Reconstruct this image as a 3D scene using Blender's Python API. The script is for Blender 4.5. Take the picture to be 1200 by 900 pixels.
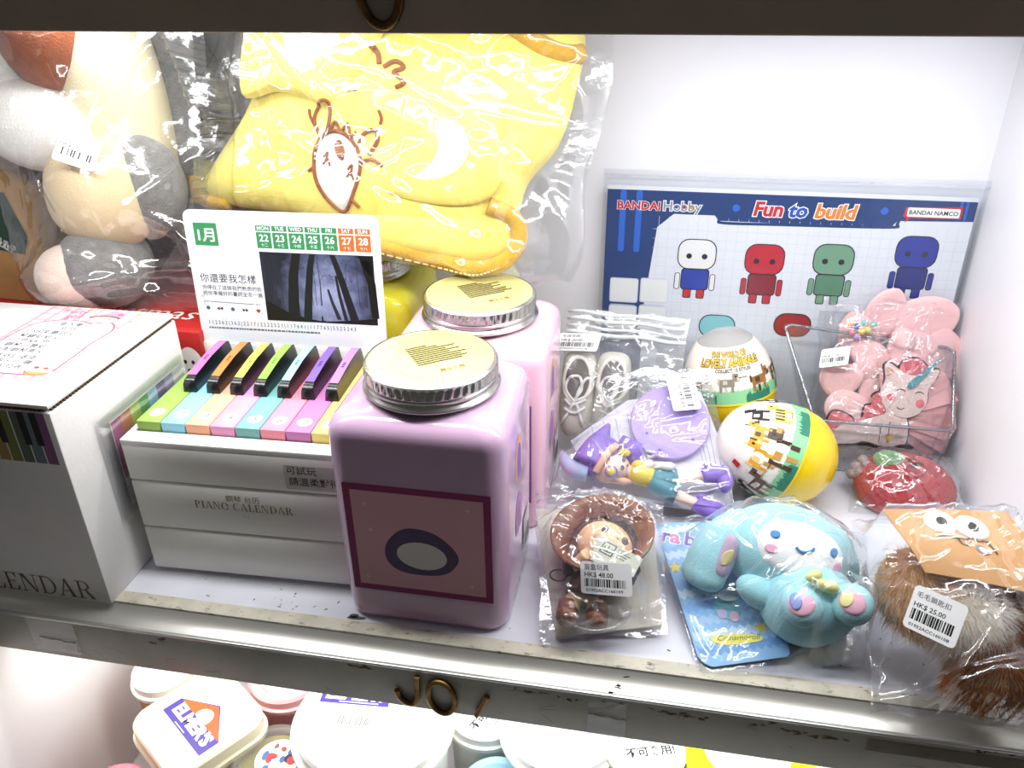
import bpy, bmesh, math, random
import numpy as np
from mathutils import Matrix, Vector
from mathutils.bvhtree import BVHTree

for _o in list(bpy.data.objects):
    bpy.data.objects.remove(_o)
scene = bpy.context.scene
COL = scene.collection

# ------------------------------------------------------------------ camera
cam_data = bpy.data.cameras.new('camera')
cam_data.sensor_width = 36.0
cam_data.lens = 950.0 / 1200.0 * 36.0
cam_data.clip_start = 0.01
cam_data.clip_end = 20
cam = bpy.data.objects.new('camera', cam_data)
COL.objects.link(cam)
cam.matrix_world = Matrix(((0.98367614, -0.07605035, 0.16308767, 0),
                           (0.1796022, 0.471077, -0.86361421, 0),
                           (-0.01114868, 0.8788076, 0.47704602, 0.36),
                           (0, 0, 0, 1)))
scene.camera = cam

# ------------------------------------------------------------------ world, lights, exposure
world = bpy.data.worlds.new('shop_air')
scene.world = world
world.use_nodes = True
world.node_tree.nodes['Background'].inputs[0].default_value = (0.90, 0.88, 0.85, 1)
world.node_tree.nodes['Background'].inputs[1].default_value = 0.066


def area(name, loc, sx, sy, power, col, rot=(0, 0, 0)):
    l = bpy.data.lights.new(name, 'AREA')
    l.shape = 'RECTANGLE'; l.size = sx; l.size_y = sy; l.energy = power; l.color = col
    o = bpy.data.objects.new(name, l); COL.objects.link(o)
    o.location = loc; o.rotation_euler = rot
    return o


# LED strips screwed under the two shelf boards
area('led_strip_upper', (-0.07, 0.375, 0.326), 0.70, 0.020, 1.75, (0.96, 0.98, 1.0))
area('led_strip_upper_rear', (-0.07, 0.50, 0.329), 0.70, 0.020, 0.70, (0.96, 0.98, 1.0))
area('led_strip_lower', (-0.12, 0.375, -0.026), 0.80, 0.020, 1.15, (1.0, 0.99, 0.97))

scene.view_settings.view_transform = 'Standard'
scene.view_settings.look = 'None'
scene.view_settings.exposure = 0.3
scene.view_settings.gamma = 1
scene.view_settings.use_curve_mapping = False
scene.cycles.transparent_max_bounces = 48
scene.cycles.max_bounces = 12
scene.cycles.transmission_bounces = 8
scene.cycles.caustics_reflective = False
scene.cycles.caustics_refractive = False
scene.cycles.sample_clamp_indirect = 6.0


# ------------------------------------------------------------------ materials
def lin(h):
    if isinstance(h, str):
        h = h.lstrip('#'); c = [int(h[i:i + 2], 16) / 255 for i in (0, 2, 4)]
    else:
        c = h
    return tuple(x / 12.92 if x <= 0.04045 else ((x + 0.055) / 1.055) ** 2.4 for x in c) + (1.0,)


MATS = {}


def mat(name, col='#cccccc', rough=0.5, metal=0.0, bump=0.0, bscale=200.0, vary=0.06, vscale=40.0, coat=0.0, sheen=0.0,
        sss=0.0, trans=0.0, ior=1.45, alpha=1.0, spec=0.5, emit=0.0, col2=None):
    if name in MATS:
        return MATS[name]
    m = bpy.data.materials.new(name); m.use_nodes = True
    nt = m.node_tree; N = nt.nodes; L = nt.links
    b = N['Principled BSDF']
    c = lin(col)
    tc = N.new('ShaderNodeTexCoord')
    nz = N.new('ShaderNodeTexNoise'); nz.inputs['Scale'].default_value = vscale; nz.inputs['Detail'].default_value = 4
    L.new(tc.outputs['Object'], nz.inputs['Vector'])
    rp = N.new('ShaderNodeValToRGB')
    c2 = lin(col2) if col2 else tuple(max(0, x * (1 - vary * 2)) for x in c[:3]) + (1,)
    rp.color_ramp.elements[0].position = 0.32; rp.color_ramp.elements[0].color = c2
    rp.color_ramp.elements[1].position = 0.62; rp.color_ramp.elements[1].color = c
    L.new(nz.outputs['Fac'], rp.inputs['Fac'])
    L.new(rp.outputs['Color'], b.inputs['Base Color'])
    b.inputs['Roughness'].default_value = rough
    b.inputs['Metallic'].default_value = metal
    b.inputs['Coat Weight'].default_value = coat
    b.inputs['Coat Roughness'].default_value = 0.08
    b.inputs['Sheen Weight'].default_value = sheen
    b.inputs['Specular IOR Level'].default_value = spec
    b.inputs['IOR'].default_value = ior
    b.inputs['Transmission Weight'].default_value = trans
    b.inputs['Alpha'].default_value = alpha
    if sss:
        b.inputs['Subsurface Weight'].default_value = sss
        b.inputs['Subsurface Radius'].default_value = (0.004, 0.003, 0.003)
        b.inputs['Subsurface Scale'].default_value = 1.0
    if emit:
        b.inputs['Emission Color'].default_value = c; b.inputs['Emission Strength'].default_value = emit
    if bump:
        n2 = N.new('ShaderNodeTexNoise'); n2.inputs['Scale'].default_value = bscale; n2.inputs['Detail'].default_value = 6
        L.new(tc.outputs['Object'], n2.inputs['Vector'])
        bp = N.new('ShaderNodeBump'); bp.inputs['Strength'].default_value = bump; bp.inputs['Distance'].default_value = 0.002
        L.new(n2.outputs['Fac'], bp.inputs['Height']); L.new(bp.outputs['Normal'], b.inputs['Normal'])
    MATS[name] = m
    return m


def film(name, tint=(0.97, 0.975, 0.98), haze=0.03, k=0.85, base=0.11, rough=0.10, hazecol=(0.9, 0.92, 0.95)):
    """thin clear plastic sheet: mostly see-through, reflects like a dielectric, a trace of milky haze"""
    if name in MATS:
        return MATS[name]
    m = bpy.data.materials.new(name); m.use_nodes = True
    nt = m.node_tree; N = nt.nodes; L = nt.links
    for n in list(N):
        N.remove(n)
    out = N.new('ShaderNodeOutputMaterial')
    tr = N.new('ShaderNodeBsdfTransparent'); tr.inputs[0].default_value = tint + (1,)
    df = N.new('ShaderNodeBsdfDiffuse'); df.inputs[0].default_value = hazecol + (1,)
    gl = N.new('ShaderNodeBsdfGlossy'); gl.inputs['Roughness'].default_value = rough
    lw = N.new('ShaderNodeLayerWeight'); lw.inputs['Blend'].default_value = .5
    fr = N.new('ShaderNodeMath'); fr.operation = 'POWER'; fr.inputs[1].default_value = 4.0; L.new(lw.outputs['Facing'], fr.inputs[0])
    ma = N.new('ShaderNodeMath'); ma.operation = 'MULTIPLY_ADD'; ma.inputs[1].default_value = k; ma.inputs[2].default_value = base
    ma.use_clamp = True
    tc = N.new('ShaderNodeTexCoord'); nz = N.new('ShaderNodeTexNoise'); nz.inputs['Scale'].default_value = 90
    nz.inputs['Detail'].default_value = 3
    L.new(tc.outputs['Object'], nz.inputs['Vector'])
    bp = N.new('ShaderNodeBump'); bp.inputs['Strength'].default_value = 0.5; bp.inputs['Distance'].default_value = 0.001
    L.new(nz.outputs['Fac'], bp.inputs['Height']); L.new(bp.outputs['Normal'], gl.inputs['Normal'])
    m1 = N.new('ShaderNodeMixShader'); m1.inputs[0].default_value = haze
    L.new(tr.outputs[0], m1.inputs[1]); L.new(df.outputs[0], m1.inputs[2])
    m2 = N.new('ShaderNodeMixShader')
    L.new(fr.outputs[0], ma.inputs[0]); L.new(ma.outputs[0], m2.inputs[0])
    L.new(m1.outputs[0], m2.inputs[1]); L.new(gl.outputs[0], m2.inputs[2])
    L.new(m2.outputs[0], out.inputs[0])
    MATS[name] = m
    return m


def flat(hexcol, rough=0.45):
    return mat('ink_' + hexcol.lstrip('#') + ('' if rough == 0.45 else '_%d' % int(rough * 100)), hexcol, rough=rough, vary=0.015)


# ------------------------------------------------------------------ mesh building
class MB:
    def __init__(s):
        s.v = []; s.f = []; s.mi = []; s.mats = []

    def slot(s, m):
        if m not in s.mats:
            s.mats.append(m)
        return s.mats.index(m)

    def add(s, vs, fs, m, M=None):
        o = len(s.v); k = s.slot(m)
        if M is not None:
            vs = [tuple(M @ Vector(p)) for p in vs]
        s.v.extend([tuple(p) for p in vs])
        for f in fs:
            s.f.append(tuple(i + o for i in f)); s.mi.append(k)
        return s

    def box(s, x0, x1, y0, y1, z0, z1, m, M=None):
        return s.add([(x, y, z) for z in (z0, z1) for y in (y0, y1) for x in (x0, x1)],
                     [(0, 2, 3, 1), (4, 5, 7, 6), (0, 1, 5, 4), (2, 6, 7, 3), (0, 4, 6, 2), (1, 3, 7, 5)], m, M)

    def bbox(s, x0, x1, y0, y1, z0, z1, m, bev=0.001, seg=2, M=None):
        bm = bmesh.new(); bmesh.ops.create_cube(bm, size=1)
        for v in bm.verts:
            v.co = Vector((x0 + (v.co.x + .5) * (x1 - x0), y0 + (v.co.y + .5) * (y1 - y0), z0 + (v.co.z + .5) * (z1 - z0)))
        bmesh.ops.bevel(bm, geom=bm.edges[:], offset=bev, segments=seg, profile=0.5, affect='EDGES')
        bm.verts.index_update()
        s.add([v.co[:] for v in bm.verts], [tuple(v.index for v in f.verts) for f in bm.faces], m, M)
        bm.free(); return s

    def rings(s, rings, m, M=None, cap0=True, cap1=True):
        n = len(rings[0]); vs = [p for r in rings for p in r]; fs = []
        for a in range(len(rings) - 1):
            for i in range(n):
                j = (i + 1) % n
                fs.append((a * n + i, a * n + j, (a + 1) * n + j, (a + 1) * n + i))
        if cap0:
            fs.append(tuple(reversed(range(n))))
        if cap1:
            fs.append(tuple(range((len(rings) - 1) * n, len(rings) * n)))
        return s.add(vs, fs, m, M)

    def lathe(s, prof, m, n=48, M=None, cap0=False, cap1=False, knurl=None):
        rs = []
        for k, (r, z) in enumerate(prof):
            ring = []
            for i in range(n):
                a = 2 * math.pi * i / n
                rr = r - (knurl[1] if knurl and k in knurl[0] and (i // 2) % 2 else 0)
                ring.append((rr * math.cos(a), rr * math.sin(a), z))
            rs.append(ring)
        return s.rings(rs, m, M, cap0, cap1)

    def ell(s, c, r, m, rot=None, n=28, k=18, bumpf=None):
        R = rot or Matrix.Identity(3)
        vs = []; fs = []
        for j in range(k + 1):
            t = math.pi * j / k
            for i in range(n):
                a = 2 * math.pi * i / n
                d = Vector((math.sin(t) * math.cos(a), math.sin(t) * math.sin(a), math.cos(t)))
                q = 1.0 + (bumpf(d) if bumpf else 0)
                p = R @ Vector((d.x * r[0] * q, d.y * r[1] * q, d.z * r[2] * q)) + Vector(c)
                vs.append(p[:])
        for j in range(k):
            for i in range(n):
                i2 = (i + 1) % n
                fs.append((j * n + i, (j + 1) * n + i, (j + 1) * n + i2, j * n + i2))
        return s.add(vs, fs, m)

    def tube(s, pts, r, m, n=10, closed=False, M=None, flatten=None):
        pts = [Vector(p) for p in pts]; N = len(pts); rs = r if isinstance(r, (list, tuple)) else [r] * N
        rings = []; prev = None
        for i, p in enumerate(pts):
            if closed:
                d = pts[(i + 1) % N] - pts[i - 1]
            else:
                d = pts[min(i + 1, N - 1)] - pts[max(i - 1, 0)]
            d.normalize()
            up = prev if prev is not None else (Vector((0, 0, 1)) if abs(d.z) < .9 else Vector((0, 1, 0)))
            x = up.cross(d)
            if x.length < 1e-6:
                x = Vector((1, 0, 0)).cross(d)
            x.normalize(); y = d.cross(x).normalized(); prev = y
            k = flatten or 1
            rings.append([(p + x * math.cos(2 * math.pi * a / n) * rs[i] + y * math.sin(2 * math.pi * a / n) * rs[i] * k)[:] for a in range(n)])
        if closed:
            rings.append(rings[0])
        return s.rings(rings, m, M, not closed, not closed)

    def prism(s, poly, z0, z1, m, M=None, m2=None):
        n = len(poly)
        A = sum(poly[i][0] * poly[(i + 1) % n][1] - poly[(i + 1) % n][0] * poly[i][1] for i in range(n))
        if A < 0:
            poly = poly[::-1]
        vs = [(x, y, z0) for x, y in poly] + [(x, y, z1) for x, y in poly]
        s.add(vs, [tuple(reversed(range(n))), ] + [(i, (i + 1) % n, n + (i + 1) % n, n + i) for i in range(n)], m2 or m, M)
        s.add(vs[n:], [tuple(range(n))], m, M)
        return s

    def grid(s, P, m, M=None, wrap=False):
        nu = len(P); nv = len(P[0])
        vs = [p for row in P for p in row]; fs = []
        for i in range(nu - 1):
            for j in range(nv - (0 if wrap else 1)):
                j2 = (j + 1) % nv
                fs.append((i * nv + j, (i + 1) * nv + j, (i + 1) * nv + j2, i * nv + j2))
        return s.add(vs, fs, m, M)

    def mesh(s, name, smooth=40):
        me = bpy.data.meshes.new(name)
        me.from_pydata(s.v, [], s.f)
        for m in s.mats:
            me.materials.append(m)
        me.polygons.foreach_set('material_index', s.mi)
        if smooth:
            me.polygons.foreach_set('use_smooth', [True] * len(me.polygons))
            if smooth < 180:
                me.set_sharp_from_angle(angle=math.radians(smooth))
        me.update()
        return me

    def build(s, name, parent=None, smooth=40, loc=None, M=None):
        o = bpy.data.objects.new(name, s.mesh(name, smooth)); COL.objects.link(o)
        if parent:
            o.parent = parent
        if M is not None:
            o.matrix_basis = M
        if loc:
            o.location = loc
        return o


def frame(O, yaw=0, tilt=0, roll=0):
    """local x along the shelf, local y up the slope of a leaning plane, local z its outward normal"""
    M = Matrix.Translation(Vector(O)) @ Matrix.Rotation(math.radians(yaw), 4, 'Z') @ Matrix.Rotation(math.radians(tilt), 4, 'X')
    if roll:
        M = M @ Matrix.Rotation(math.radians(roll), 4, 'Z')
    return M


def thing(name, label, cat, M=None, group=None):
    o = bpy.data.objects.new(name, None); COL.objects.link(o)
    o.empty_display_size = 0.01
    if M is not None:
        o.matrix_basis = M if isinstance(M, Matrix) else Matrix.Translation(Vector(M))
    return tag(o, label, cat, group)


def tag(o, label, cat, group=None):
    o['label'] = label; o['category'] = cat
    if group:
        o['group'] = group
    return o


def struct(o):
    o['kind'] = 'structure'
    return o


def rsq(hx, hy, r, z, n=8):
    pts = []
    for cx, cy, a0 in ((hx - r, hy - r, 0), (-hx + r, hy - r, 90), (-hx + r, -hy + r, 180), (hx - r, -hy + r, 270)):
        for i in range(n):
            a = math.radians(a0 + 90 * i / (n - 1))
            pts.append((cx + r * math.cos(a), cy + r * math.sin(a), z))
    return pts


def smoothpoly(pts, n=6, closed=True):
    """Catmull-Rom through 2D or 3D points"""
    P = [Vector(p) if len(p) == 3 else Vector((p[0], p[1], 0)) for p in pts]; N = len(P); out = []
    rng = range(N) if closed else range(N - 1)
    for i in rng:
        g = (lambda k: P[k % N]) if closed else (lambda k: P[max(0, min(N - 1, k))])
        p0, p1, p2, p3 = g(i - 1), g(i), g(i + 1), g(i + 2)
        for k in range(n):
            t = k / n
            out.append(0.5 * ((2 * p1) + (p2 - p0) * t + (2 * p0 - 5 * p1 + 4 * p2 - p3) * t * t + (3 * p1 - p0 - 3 * p2 + p3) * t ** 3))
    if not closed:
        out.append(P[-1])
    return [p[:] for p in out] if len(pts[0]) == 3 else [(p.x, p.y) for p in out]


def mm(pts):
    return [tuple(c / 1000 for c in p) for p in pts]


def arc(cx, cy, rx, ry, a0=0, a1=360, n=24, rot=0):
    c, s_ = math.cos(math.radians(rot)), math.sin(math.radians(rot)); out = []
    full = abs(a1 - a0) >= 360
    for i in range(n if full else n + 1):
        a = math.radians(a0 + (a1 - a0) * i / n)
        x, y = rx * math.cos(a), ry * math.sin(a)
        out.append((cx + x * c - y * s_, cy + x * s_ + y * c))
    return out


TXT = {}


def text_geo(s, size, bold=0.0, align='LEFT', sx=1.0):
    key = (s, round(size, 6), bold, align)
    if key not in TXT:
        cu = bpy.data.curves.new('t', 'FONT'); cu.body = s; cu.size = 1.0; cu.offset = bold; cu.align_x = align
        cu.resolution_u = 2
        ob = bpy.data.objects.new('t', cu); COL.objects.link(ob)
        bpy.context.view_layer.update()
        me = bpy.data.meshes.new_from_object(ob.evaluated_get(bpy.context.evaluated_depsgraph_get()))
        TXT[key] = ([(v.co.x * size, v.co.y * size) for v in me.vertices], [tuple(p.vertices) for p in me.polygons])
        bpy.data.objects.remove(ob); bpy.data.curves.remove(cu); bpy.data.meshes.remove(me)
    return TXT[key]


class Print:
    """flat printed matter laid on a surface; every call to lay() goes one hair higher"""

    def __init__(s, step=0.00004, warp=None):
        s.mb = MB(); s.z = 0.00006; s.step = step; s.warp = warp

    def lay(s):
        s.z += s.step; return s

    def raw(s, pts, faces, m):
        if s.warp:
            s.mb.add([s.warp(x, y, s.z) for x, y in pts], faces, m)
        else:
            s.mb.add([(x, y, s.z) for x, y in pts], faces, m)
        return s

    def poly(s, pts, col):
        n = len(pts)
        A = sum(pts[i][0] * pts[(i + 1) % n][1] - pts[(i + 1) % n][0] * pts[i][1] for i in range(n))
        if A < 0:
            pts = pts[::-1]
        return s.raw(pts, [tuple(range(n))], flat(col) if isinstance(col, str) else col)

    def rect(s, x0, y0, x1, y1, col, r=0):
        if r:
            return s.poly([(p[0] + (x0 + x1) / 2, p[1] + (y0 + y1) / 2) for p in rsq(abs(x1 - x0) / 2, abs(y1 - y0) / 2, r, 0, 5)], col)
        return s.poly([(x0, y0), (x1, y0), (x1, y1), (x0, y1)], col)

    def ell(s, cx, cy, rx, ry, col, rot=0, n=24):
        return s.poly(arc(cx, cy, rx, ry, n=n, rot=rot), col)

    def stroke(s, pts, w, col, closed=False):
        m = flat(col) if isinstance(col, str) else col
        P = [Vector((p[0], p[1])) for p in pts]; N = len(P); V = []; F = []
        for i in range(N):
            a = P[i - 1] if (closed or i > 0) else P[i]; b = P[(i + 1) % N] if (closed or i < N - 1) else P[i]
            d = (b - a)
            if d.length < 1e-9:
                d = Vector((1, 0))
            d.normalize(); n = Vector((-d.y, d.x)) * w / 2
            V += [(P[i] - n)[:], (P[i] + n)[:]]
        for i in range(N if closed else N - 1):
            j = (i + 1) % N
            F.append((2 * i, 2 * j, 2 * j + 1, 2 * i + 1))
        return s.raw(V, F, m)

    def ring(s, outer, inner, col):
        n = len(outer)
        return s.raw(outer + inner, [(i, (i + 1) % n, n + (i + 1) % n, n + i) for i in range(n)], flat(col))

    def text(s, t, x, y, size, col, bold=0.0, align='LEFT', sx=1.0, rot=0, shear=0.0):
        V, F = text_geo(t, size, bold, align)
        c, q = math.cos(math.radians(rot)), math.sin(math.radians(rot))
        W = []
        for a, b in V:
            a = a * sx + b * shear
            W.append((x + a * c - b * q, y + a * q + b * c))
        return s.raw(W, F, flat(col) if isinstance(col, str) else col)

    def dashes(s, x, y, w, rows, lh, col, seed=0, ch=0.0009, rot=0, align=0, gap=.45):
        """rows of tiny illegible print"""
        rnd = random.Random(seed); c, q = math.cos(math.radians(rot)), math.sin(math.radians(rot))
        for r in range(rows):
            ww = w * rnd.uniform(.55, 1.0) if not hasattr(w, '__len__') else w[r]
            a = -ww / 2 if align else 0
            end = a + ww
            while a < end:
                l = rnd.uniform(ch * .8, ch * 2.2); yy = -r * lh
                pts = [(a, yy), (a + l, yy), (a + l, yy + ch), (a, yy + ch)]
                s.poly([(x + p[0] * c - p[1] * q, y + p[0] * q + p[1] * c) for p in pts], col)
                a += l + ch * gap
        return s

    def bars(s, x, y, w, h, seed=1, col='#1c1c1c'):
        rnd = random.Random(seed); a = 0
        while a < w:
            l = rnd.choice((.0004, .0004, .0007, .001)); s.rect(x + a, y, x + min(w, a + l), y + h, col); a += l + rnd.choice((.0003, .0004, .0007))
        return s

    def build(s, name, parent=None, M=None):
        return s.mb.build(name, parent, smooth=0, M=M)


SER = {'I': .42, 'P': .72, 'R': .82, 'L': .68, 'E': .70, 'D': .86, 'C': .82, 'O': .88, 'A': .84, 'N': .90, ' ': .35}


def serif(pr, s, x, y, h, col, sp=.06, hollow=0):
    """high-contrast serif capitals drawn as strokes"""
    for ch in s:
        R = lambda a, b, c, d: pr.rect(x + a * h, y + b * h, x + c * h, y + d * h, col)
        Q = lambda pts: pr.poly([(x + a * h, y + b * h) for a, b in pts], col)
        t = .17 if not hollow else .12

        def bowl(cy, ry, cx, rx, w, a0=-90, a1=90):
            o = arc(cx, cy, rx, ry, a0, a1, 16); i = arc(cx, cy, rx - w, ry - .04, a0, a1, 16)
            n = len(o)
            pr.raw([(x + a * h, y + b * h) for a, b in o + i], [(k, k + 1, n + k + 1, n + k) for k in range(n - 1)], flat(col))
        if ch in 'IPRLED':
            R(.12, 0, .12 + t, 1); R(.02, 0, .40, .04); R(.02, .96, .40, 1)
        if ch in 'PR':
            bowl(.74, .26, .36, .32, t); R(.25, .48, .37, .52); R(.25, .96, .37, 1)
        if ch == 'R':
            Q([(.38, .5), (.52, .5), (.86, 0), (.66, 0)])
        if ch == 'L':
            R(.3, 0, .62, .04); Q([(.64, 0), (.66, .3), (.62, .3), (.5, 0)])
        if ch == 'E':
            R(.3, 0, .62, .04); R(.3, .96, .60, 1); R(.25, .49, .5, .53); Q([(.64, 0), (.66, .3), (.62, .3), (.5, 0)])
            Q([(.62, 1), (.62, .72), (.59, .72), (.48, 1)]); R(.47, .4, .5, .62)
        if ch == 'D':
            bowl(.5, .5, .36, .46, t); R(.25, 0, .37, .04); R(.25, .96, .37, 1)
        if ch == 'C':
            bowl(.5, .52, .46, .42, t, 62, 298); R(.66, .66, .69, .98); R(.64, .1, .67, .3)
        if ch == 'O':
            bowl(.5, .52, .44, .42, t, 0, 360)
        if ch == 'A':
            Q([(.40, 1), (.46, 1), (.14, 0), (.08, 0)]); Q([(.36, 1), (.47, 1), (.80, 0), (.62, 0)]); R(.2, .3, .6, .34)
            R(0, 0, .24, .04); R(.54, 0, .88, .04)
        if ch == 'N':
            R(.12, 0, .17, 1); R(.72, 0, .77, 1); Q([(.1, 1), (.28, 1), (.77, 0), (.68, 0)]); R(.02, 0, .28, .04); R(.6, .96, .88, 1); R(.02, .96, .2, 1)
        x += (SER[ch] + sp) * h
    return x


def serif_w(s, h, sp=.06):
    return sum(SER[c] + sp for c in s) * h


def price_tag(parent, M, w, h, head, price, code, seed=1, thick=0.00012, bend=None):
    """white rounded sticker with item name, price and barcode"""
    b = MB(); b.prism([(p[0], p[1]) for p in rsq(w / 2, h / 2, h * .1, 0, 5)], 0, thick, flat('#fbfbfb', .35))
    o = b.build('price_sticker', parent, smooth=0, M=M)
    o['label'] = 'white price sticker with a barcode'
    p = Print(); p.z = thick + .00005
    s = min(h, w * .66) / 10
    if head:
        p.text(head, -w * .43, h * .26, s * 2.0, '#2a2a2a')
    if price:
        p.text(price, -w * .43, h * .03, s * 2.1, '#161616', bold=.01)
    p.bars(-w * .42, -h * .27, w * .8, h * .25, seed)
    if code:
        p.text(code, -w * .40, -h * .42, s * 1.35, '#161616', bold=.015, sx=1.15)
    p.build('tag_print', o)
    return o


# ------------------------------------------------------------------ film bags
def world_tris(objs):
    V = []; F = []

    def mw(o):
        return (mw(o.parent) @ o.matrix_basis) if o.parent else o.matrix_basis.copy()

    def rec(o):
        if o.type == 'MESH':
            M = mw(o); k = len(V)
            V.extend([M @ v.co for v in o.data.vertices]); F.extend([tuple(i + k for i in p.vertices) for p in o.data.polygons])
        for c in o.children:
            rec(c)
    for o in objs:
        rec(o)
    return V, F


def make_bvh(objs, M=None):
    V, F = world_tris(objs)
    if M is not None:
        Mi = M.inverted(); V = [Mi @ v for v in V]
    return BVHTree.FromPolygons(V, F)


def bag(name, label, M, corners, items, m, n=(84, 84), gap=0.0015, relax=160, seed=0, crease=0.0016, ncrease=26, wav=0.02, back=0.0004,
        group=None, hmax=0.2, edge_h=0.0008, open_top=0.0, fold=None, cat='bag', crumple=0.0009):
    """two film sheets sealed round a four-cornered outline; the upper one is a membrane drawn over what it holds"""
    rnd = np.random.RandomState(seed)
    nu, nv = n
    c = [np.array(p, float) / 1000 for p in corners]      # c0 bottom-left, c1 bottom-right, c2 top-right, c3 top-left
    U = np.linspace(0, 1, nu)[:, None]; V = np.linspace(0, 1, nv)[None, :]
    size = np.linalg.norm(c[1] - c[0])

    def wob(t, k):
        ph = rnd.rand(5) * 6.28; am = rnd.randn(5) * wav * size / np.arange(1, 6)
        return sum(am[i] * np.sin((i + 1) * math.pi * t) * np.cos(2 * (i + 1) * t + ph[i]) for i in range(5))
    wb, wt, wl, wr = wob(U, 0), wob(U, 1), wob(V, 2), wob(V, 3)
    X = ((1 - U) * (1 - V) * c[0][0] + U * (1 - V) * c[1][0] + U * V * c[2][0] + (1 - U) * V * c[3][0]) + wl * (1 - U) + wr * U
    Y = ((1 - U) * (1 - V) * c[0][1] + U * (1 - V) * c[1][1] + U * V * c[2][1] + (1 - U) * V * c[3][1]) + wb * (1 - V) + wt * V
    X = np.broadcast_to(X, (nu, nv)).copy(); Y = np.broadcast_to(Y, (nu, nv)).copy()
    obs = np.zeros((nu, nv))
    if items:
        bv = make_bvh(items, M)
        for i in range(nu):
            for j in range(nv):
                h = bv.ray_cast(Vector((X[i, j], Y[i, j], hmax)), Vector((0, 0, -1)), hmax)
                if h[0] is not None:
                    obs[i, j] = h[0].z + gap
        # widen the obstacle by one cell so the film clears its silhouette
        for _ in range(1):
            o2 = obs.copy()
            o2[1:] = np.maximum(o2[1:], obs[:-1]); o2[:-1] = np.maximum(o2[:-1], obs[1:])
            o2[:, 1:] = np.maximum(o2[:, 1:], obs[:, :-1]); o2[:, :-1] = np.maximum(o2[:, :-1], obs[:, 1:])
            obs = o2
    Hh = obs.copy()
    edge = np.minimum(np.minimum(U, 1 - U), np.minimum(V, 1 - V)) + 0 * U * V
    for it in range(relax):
        A = Hh.copy()
        A[1:-1, 1:-1] = (Hh[2:, 1:-1] + Hh[:-2, 1:-1] + Hh[1:-1, 2:] + Hh[1:-1, :-2]) / 4
        Hh = np.maximum(A, obs)
        Hh[0] = Hh[-1] = edge_h; Hh[:, 0] = edge_h; Hh[:, -1] = max(edge_h, open_top)
    k = np.clip(edge / .06, 0, 1)
    ext = max(np.ptp(X), np.ptp(Y))
    # crumple: tent-shaped folds along random lines plus facets from triangle waves
    add = np.zeros_like(Hh)
    for q in range(ncrease):
        p = c[0] + (c[1] - c[0]) * rnd.rand() + (c[3] - c[0]) * rnd.rand()
        a = rnd.rand() * math.pi if q % 3 else (rnd.randn() * .35 + (0 if q % 2 else math.pi / 2))
        d = np.array([math.cos(a), math.sin(a)]); nrm = np.array([-d[1], d[0]])
        L = ext * rnd.uniform(.10, .38); w = ext * rnd.uniform(.012, .035)
        s = (X - p[0]) * d[0] + (Y - p[1]) * d[1]; t = (X - p[0]) * nrm[0] + (Y - p[1]) * nrm[1]
        t = t + (s / L) ** 2 * w * rnd.uniform(-2.5, 2.5)
        add += np.clip(1 - abs(t) / w, 0, 1) * np.clip(1.15 - abs(s) / L, 0, 1) * crease * rnd.uniform(.5, 1.4)
    for q in range(7):
        a = rnd.rand() * math.pi; f = rnd.uniform(2.5, 8) / ext; ph = rnd.rand()
        tt = ((X * math.cos(a) + Y * math.sin(a)) * f + ph) % 1
        add += abs(tt - .5) * 2 * crumple * 8 / (f * ext) * .4
    Hh = Hh + add * np.clip(edge / .03, .25, 1)
    Hb = -back - np.zeros_like(Hh)
    if items:
        for i in range(nu):
            for j in range(nv):
                h = bv.ray_cast(Vector((X[i, j], Y[i, j], -hmax)), Vector((0, 0, 1)), hmax)
                if h[0] is not None and h[0].z - .0008 < Hb[i, j]:
                    Hb[i, j] = h[0].z - .0008
        o2 = Hb.copy()
        o2[1:] = np.minimum(o2[1:], Hb[:-1]); o2[:-1] = np.minimum(o2[:-1], Hb[1:])
        o2[:, 1:] = np.minimum(o2[:, 1:], Hb[:, :-1]); o2[:, :-1] = np.minimum(o2[:, :-1], Hb[:, 1:])
        Hb = o2
    b = MB()
    top = np.stack([X, Y, Hh], -1); bot = np.stack([X, Y, np.minimum(Hb, Hh - .0003)], -1)
    if fold:
        fold(top); fold(bot)
    b.grid([[tuple(q) for q in row] for row in top], m)
    b.grid([[tuple(q) for q in row] for row in bot[:, ::-1]], m)
    o = b.build(name, None, smooth=180, M=M)
    o.data.update()
    tag(o, label, cat, group)
    o['film_height'] = 1
    del o['film_height']

    def height(x, y):
        d = (X - x) ** 2 + (Y - y) ** 2
        i, j = np.unravel_index(np.argmin(d), d.shape)
        i0, i1, j0, j1 = max(0, i - 4), min(nu, i + 5), max(0, j - 4), min(nv, j + 5)
        A = np.stack([X[i0:i1, j0:j1].ravel() - x, Y[i0:i1, j0:j1].ravel() - y, np.ones((i1 - i0) * (j1 - j0))], 1)
        sol = np.linalg.lstsq(A, Hh[i0:i1, j0:j1].ravel(), rcond=None)[0]
        return sol
    o_height = height
    return o, o_height


def on_film(hf, x, y, rot=0, lift=0.0022):
    a, b_, h = hf(x, y)
    n = Vector((-a, -b_, 1)).normalized()
    xx = Vector((math.cos(math.radians(rot)), math.sin(math.radians(rot)), 0)); xx = (xx - n * xx.dot(n)).normalized(); yy = n.cross(xx)
    M = Matrix((xx, yy, n)).transposed().to_4x4(); M.translation = Vector((x, y, h)) + n * lift
    return M


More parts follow.
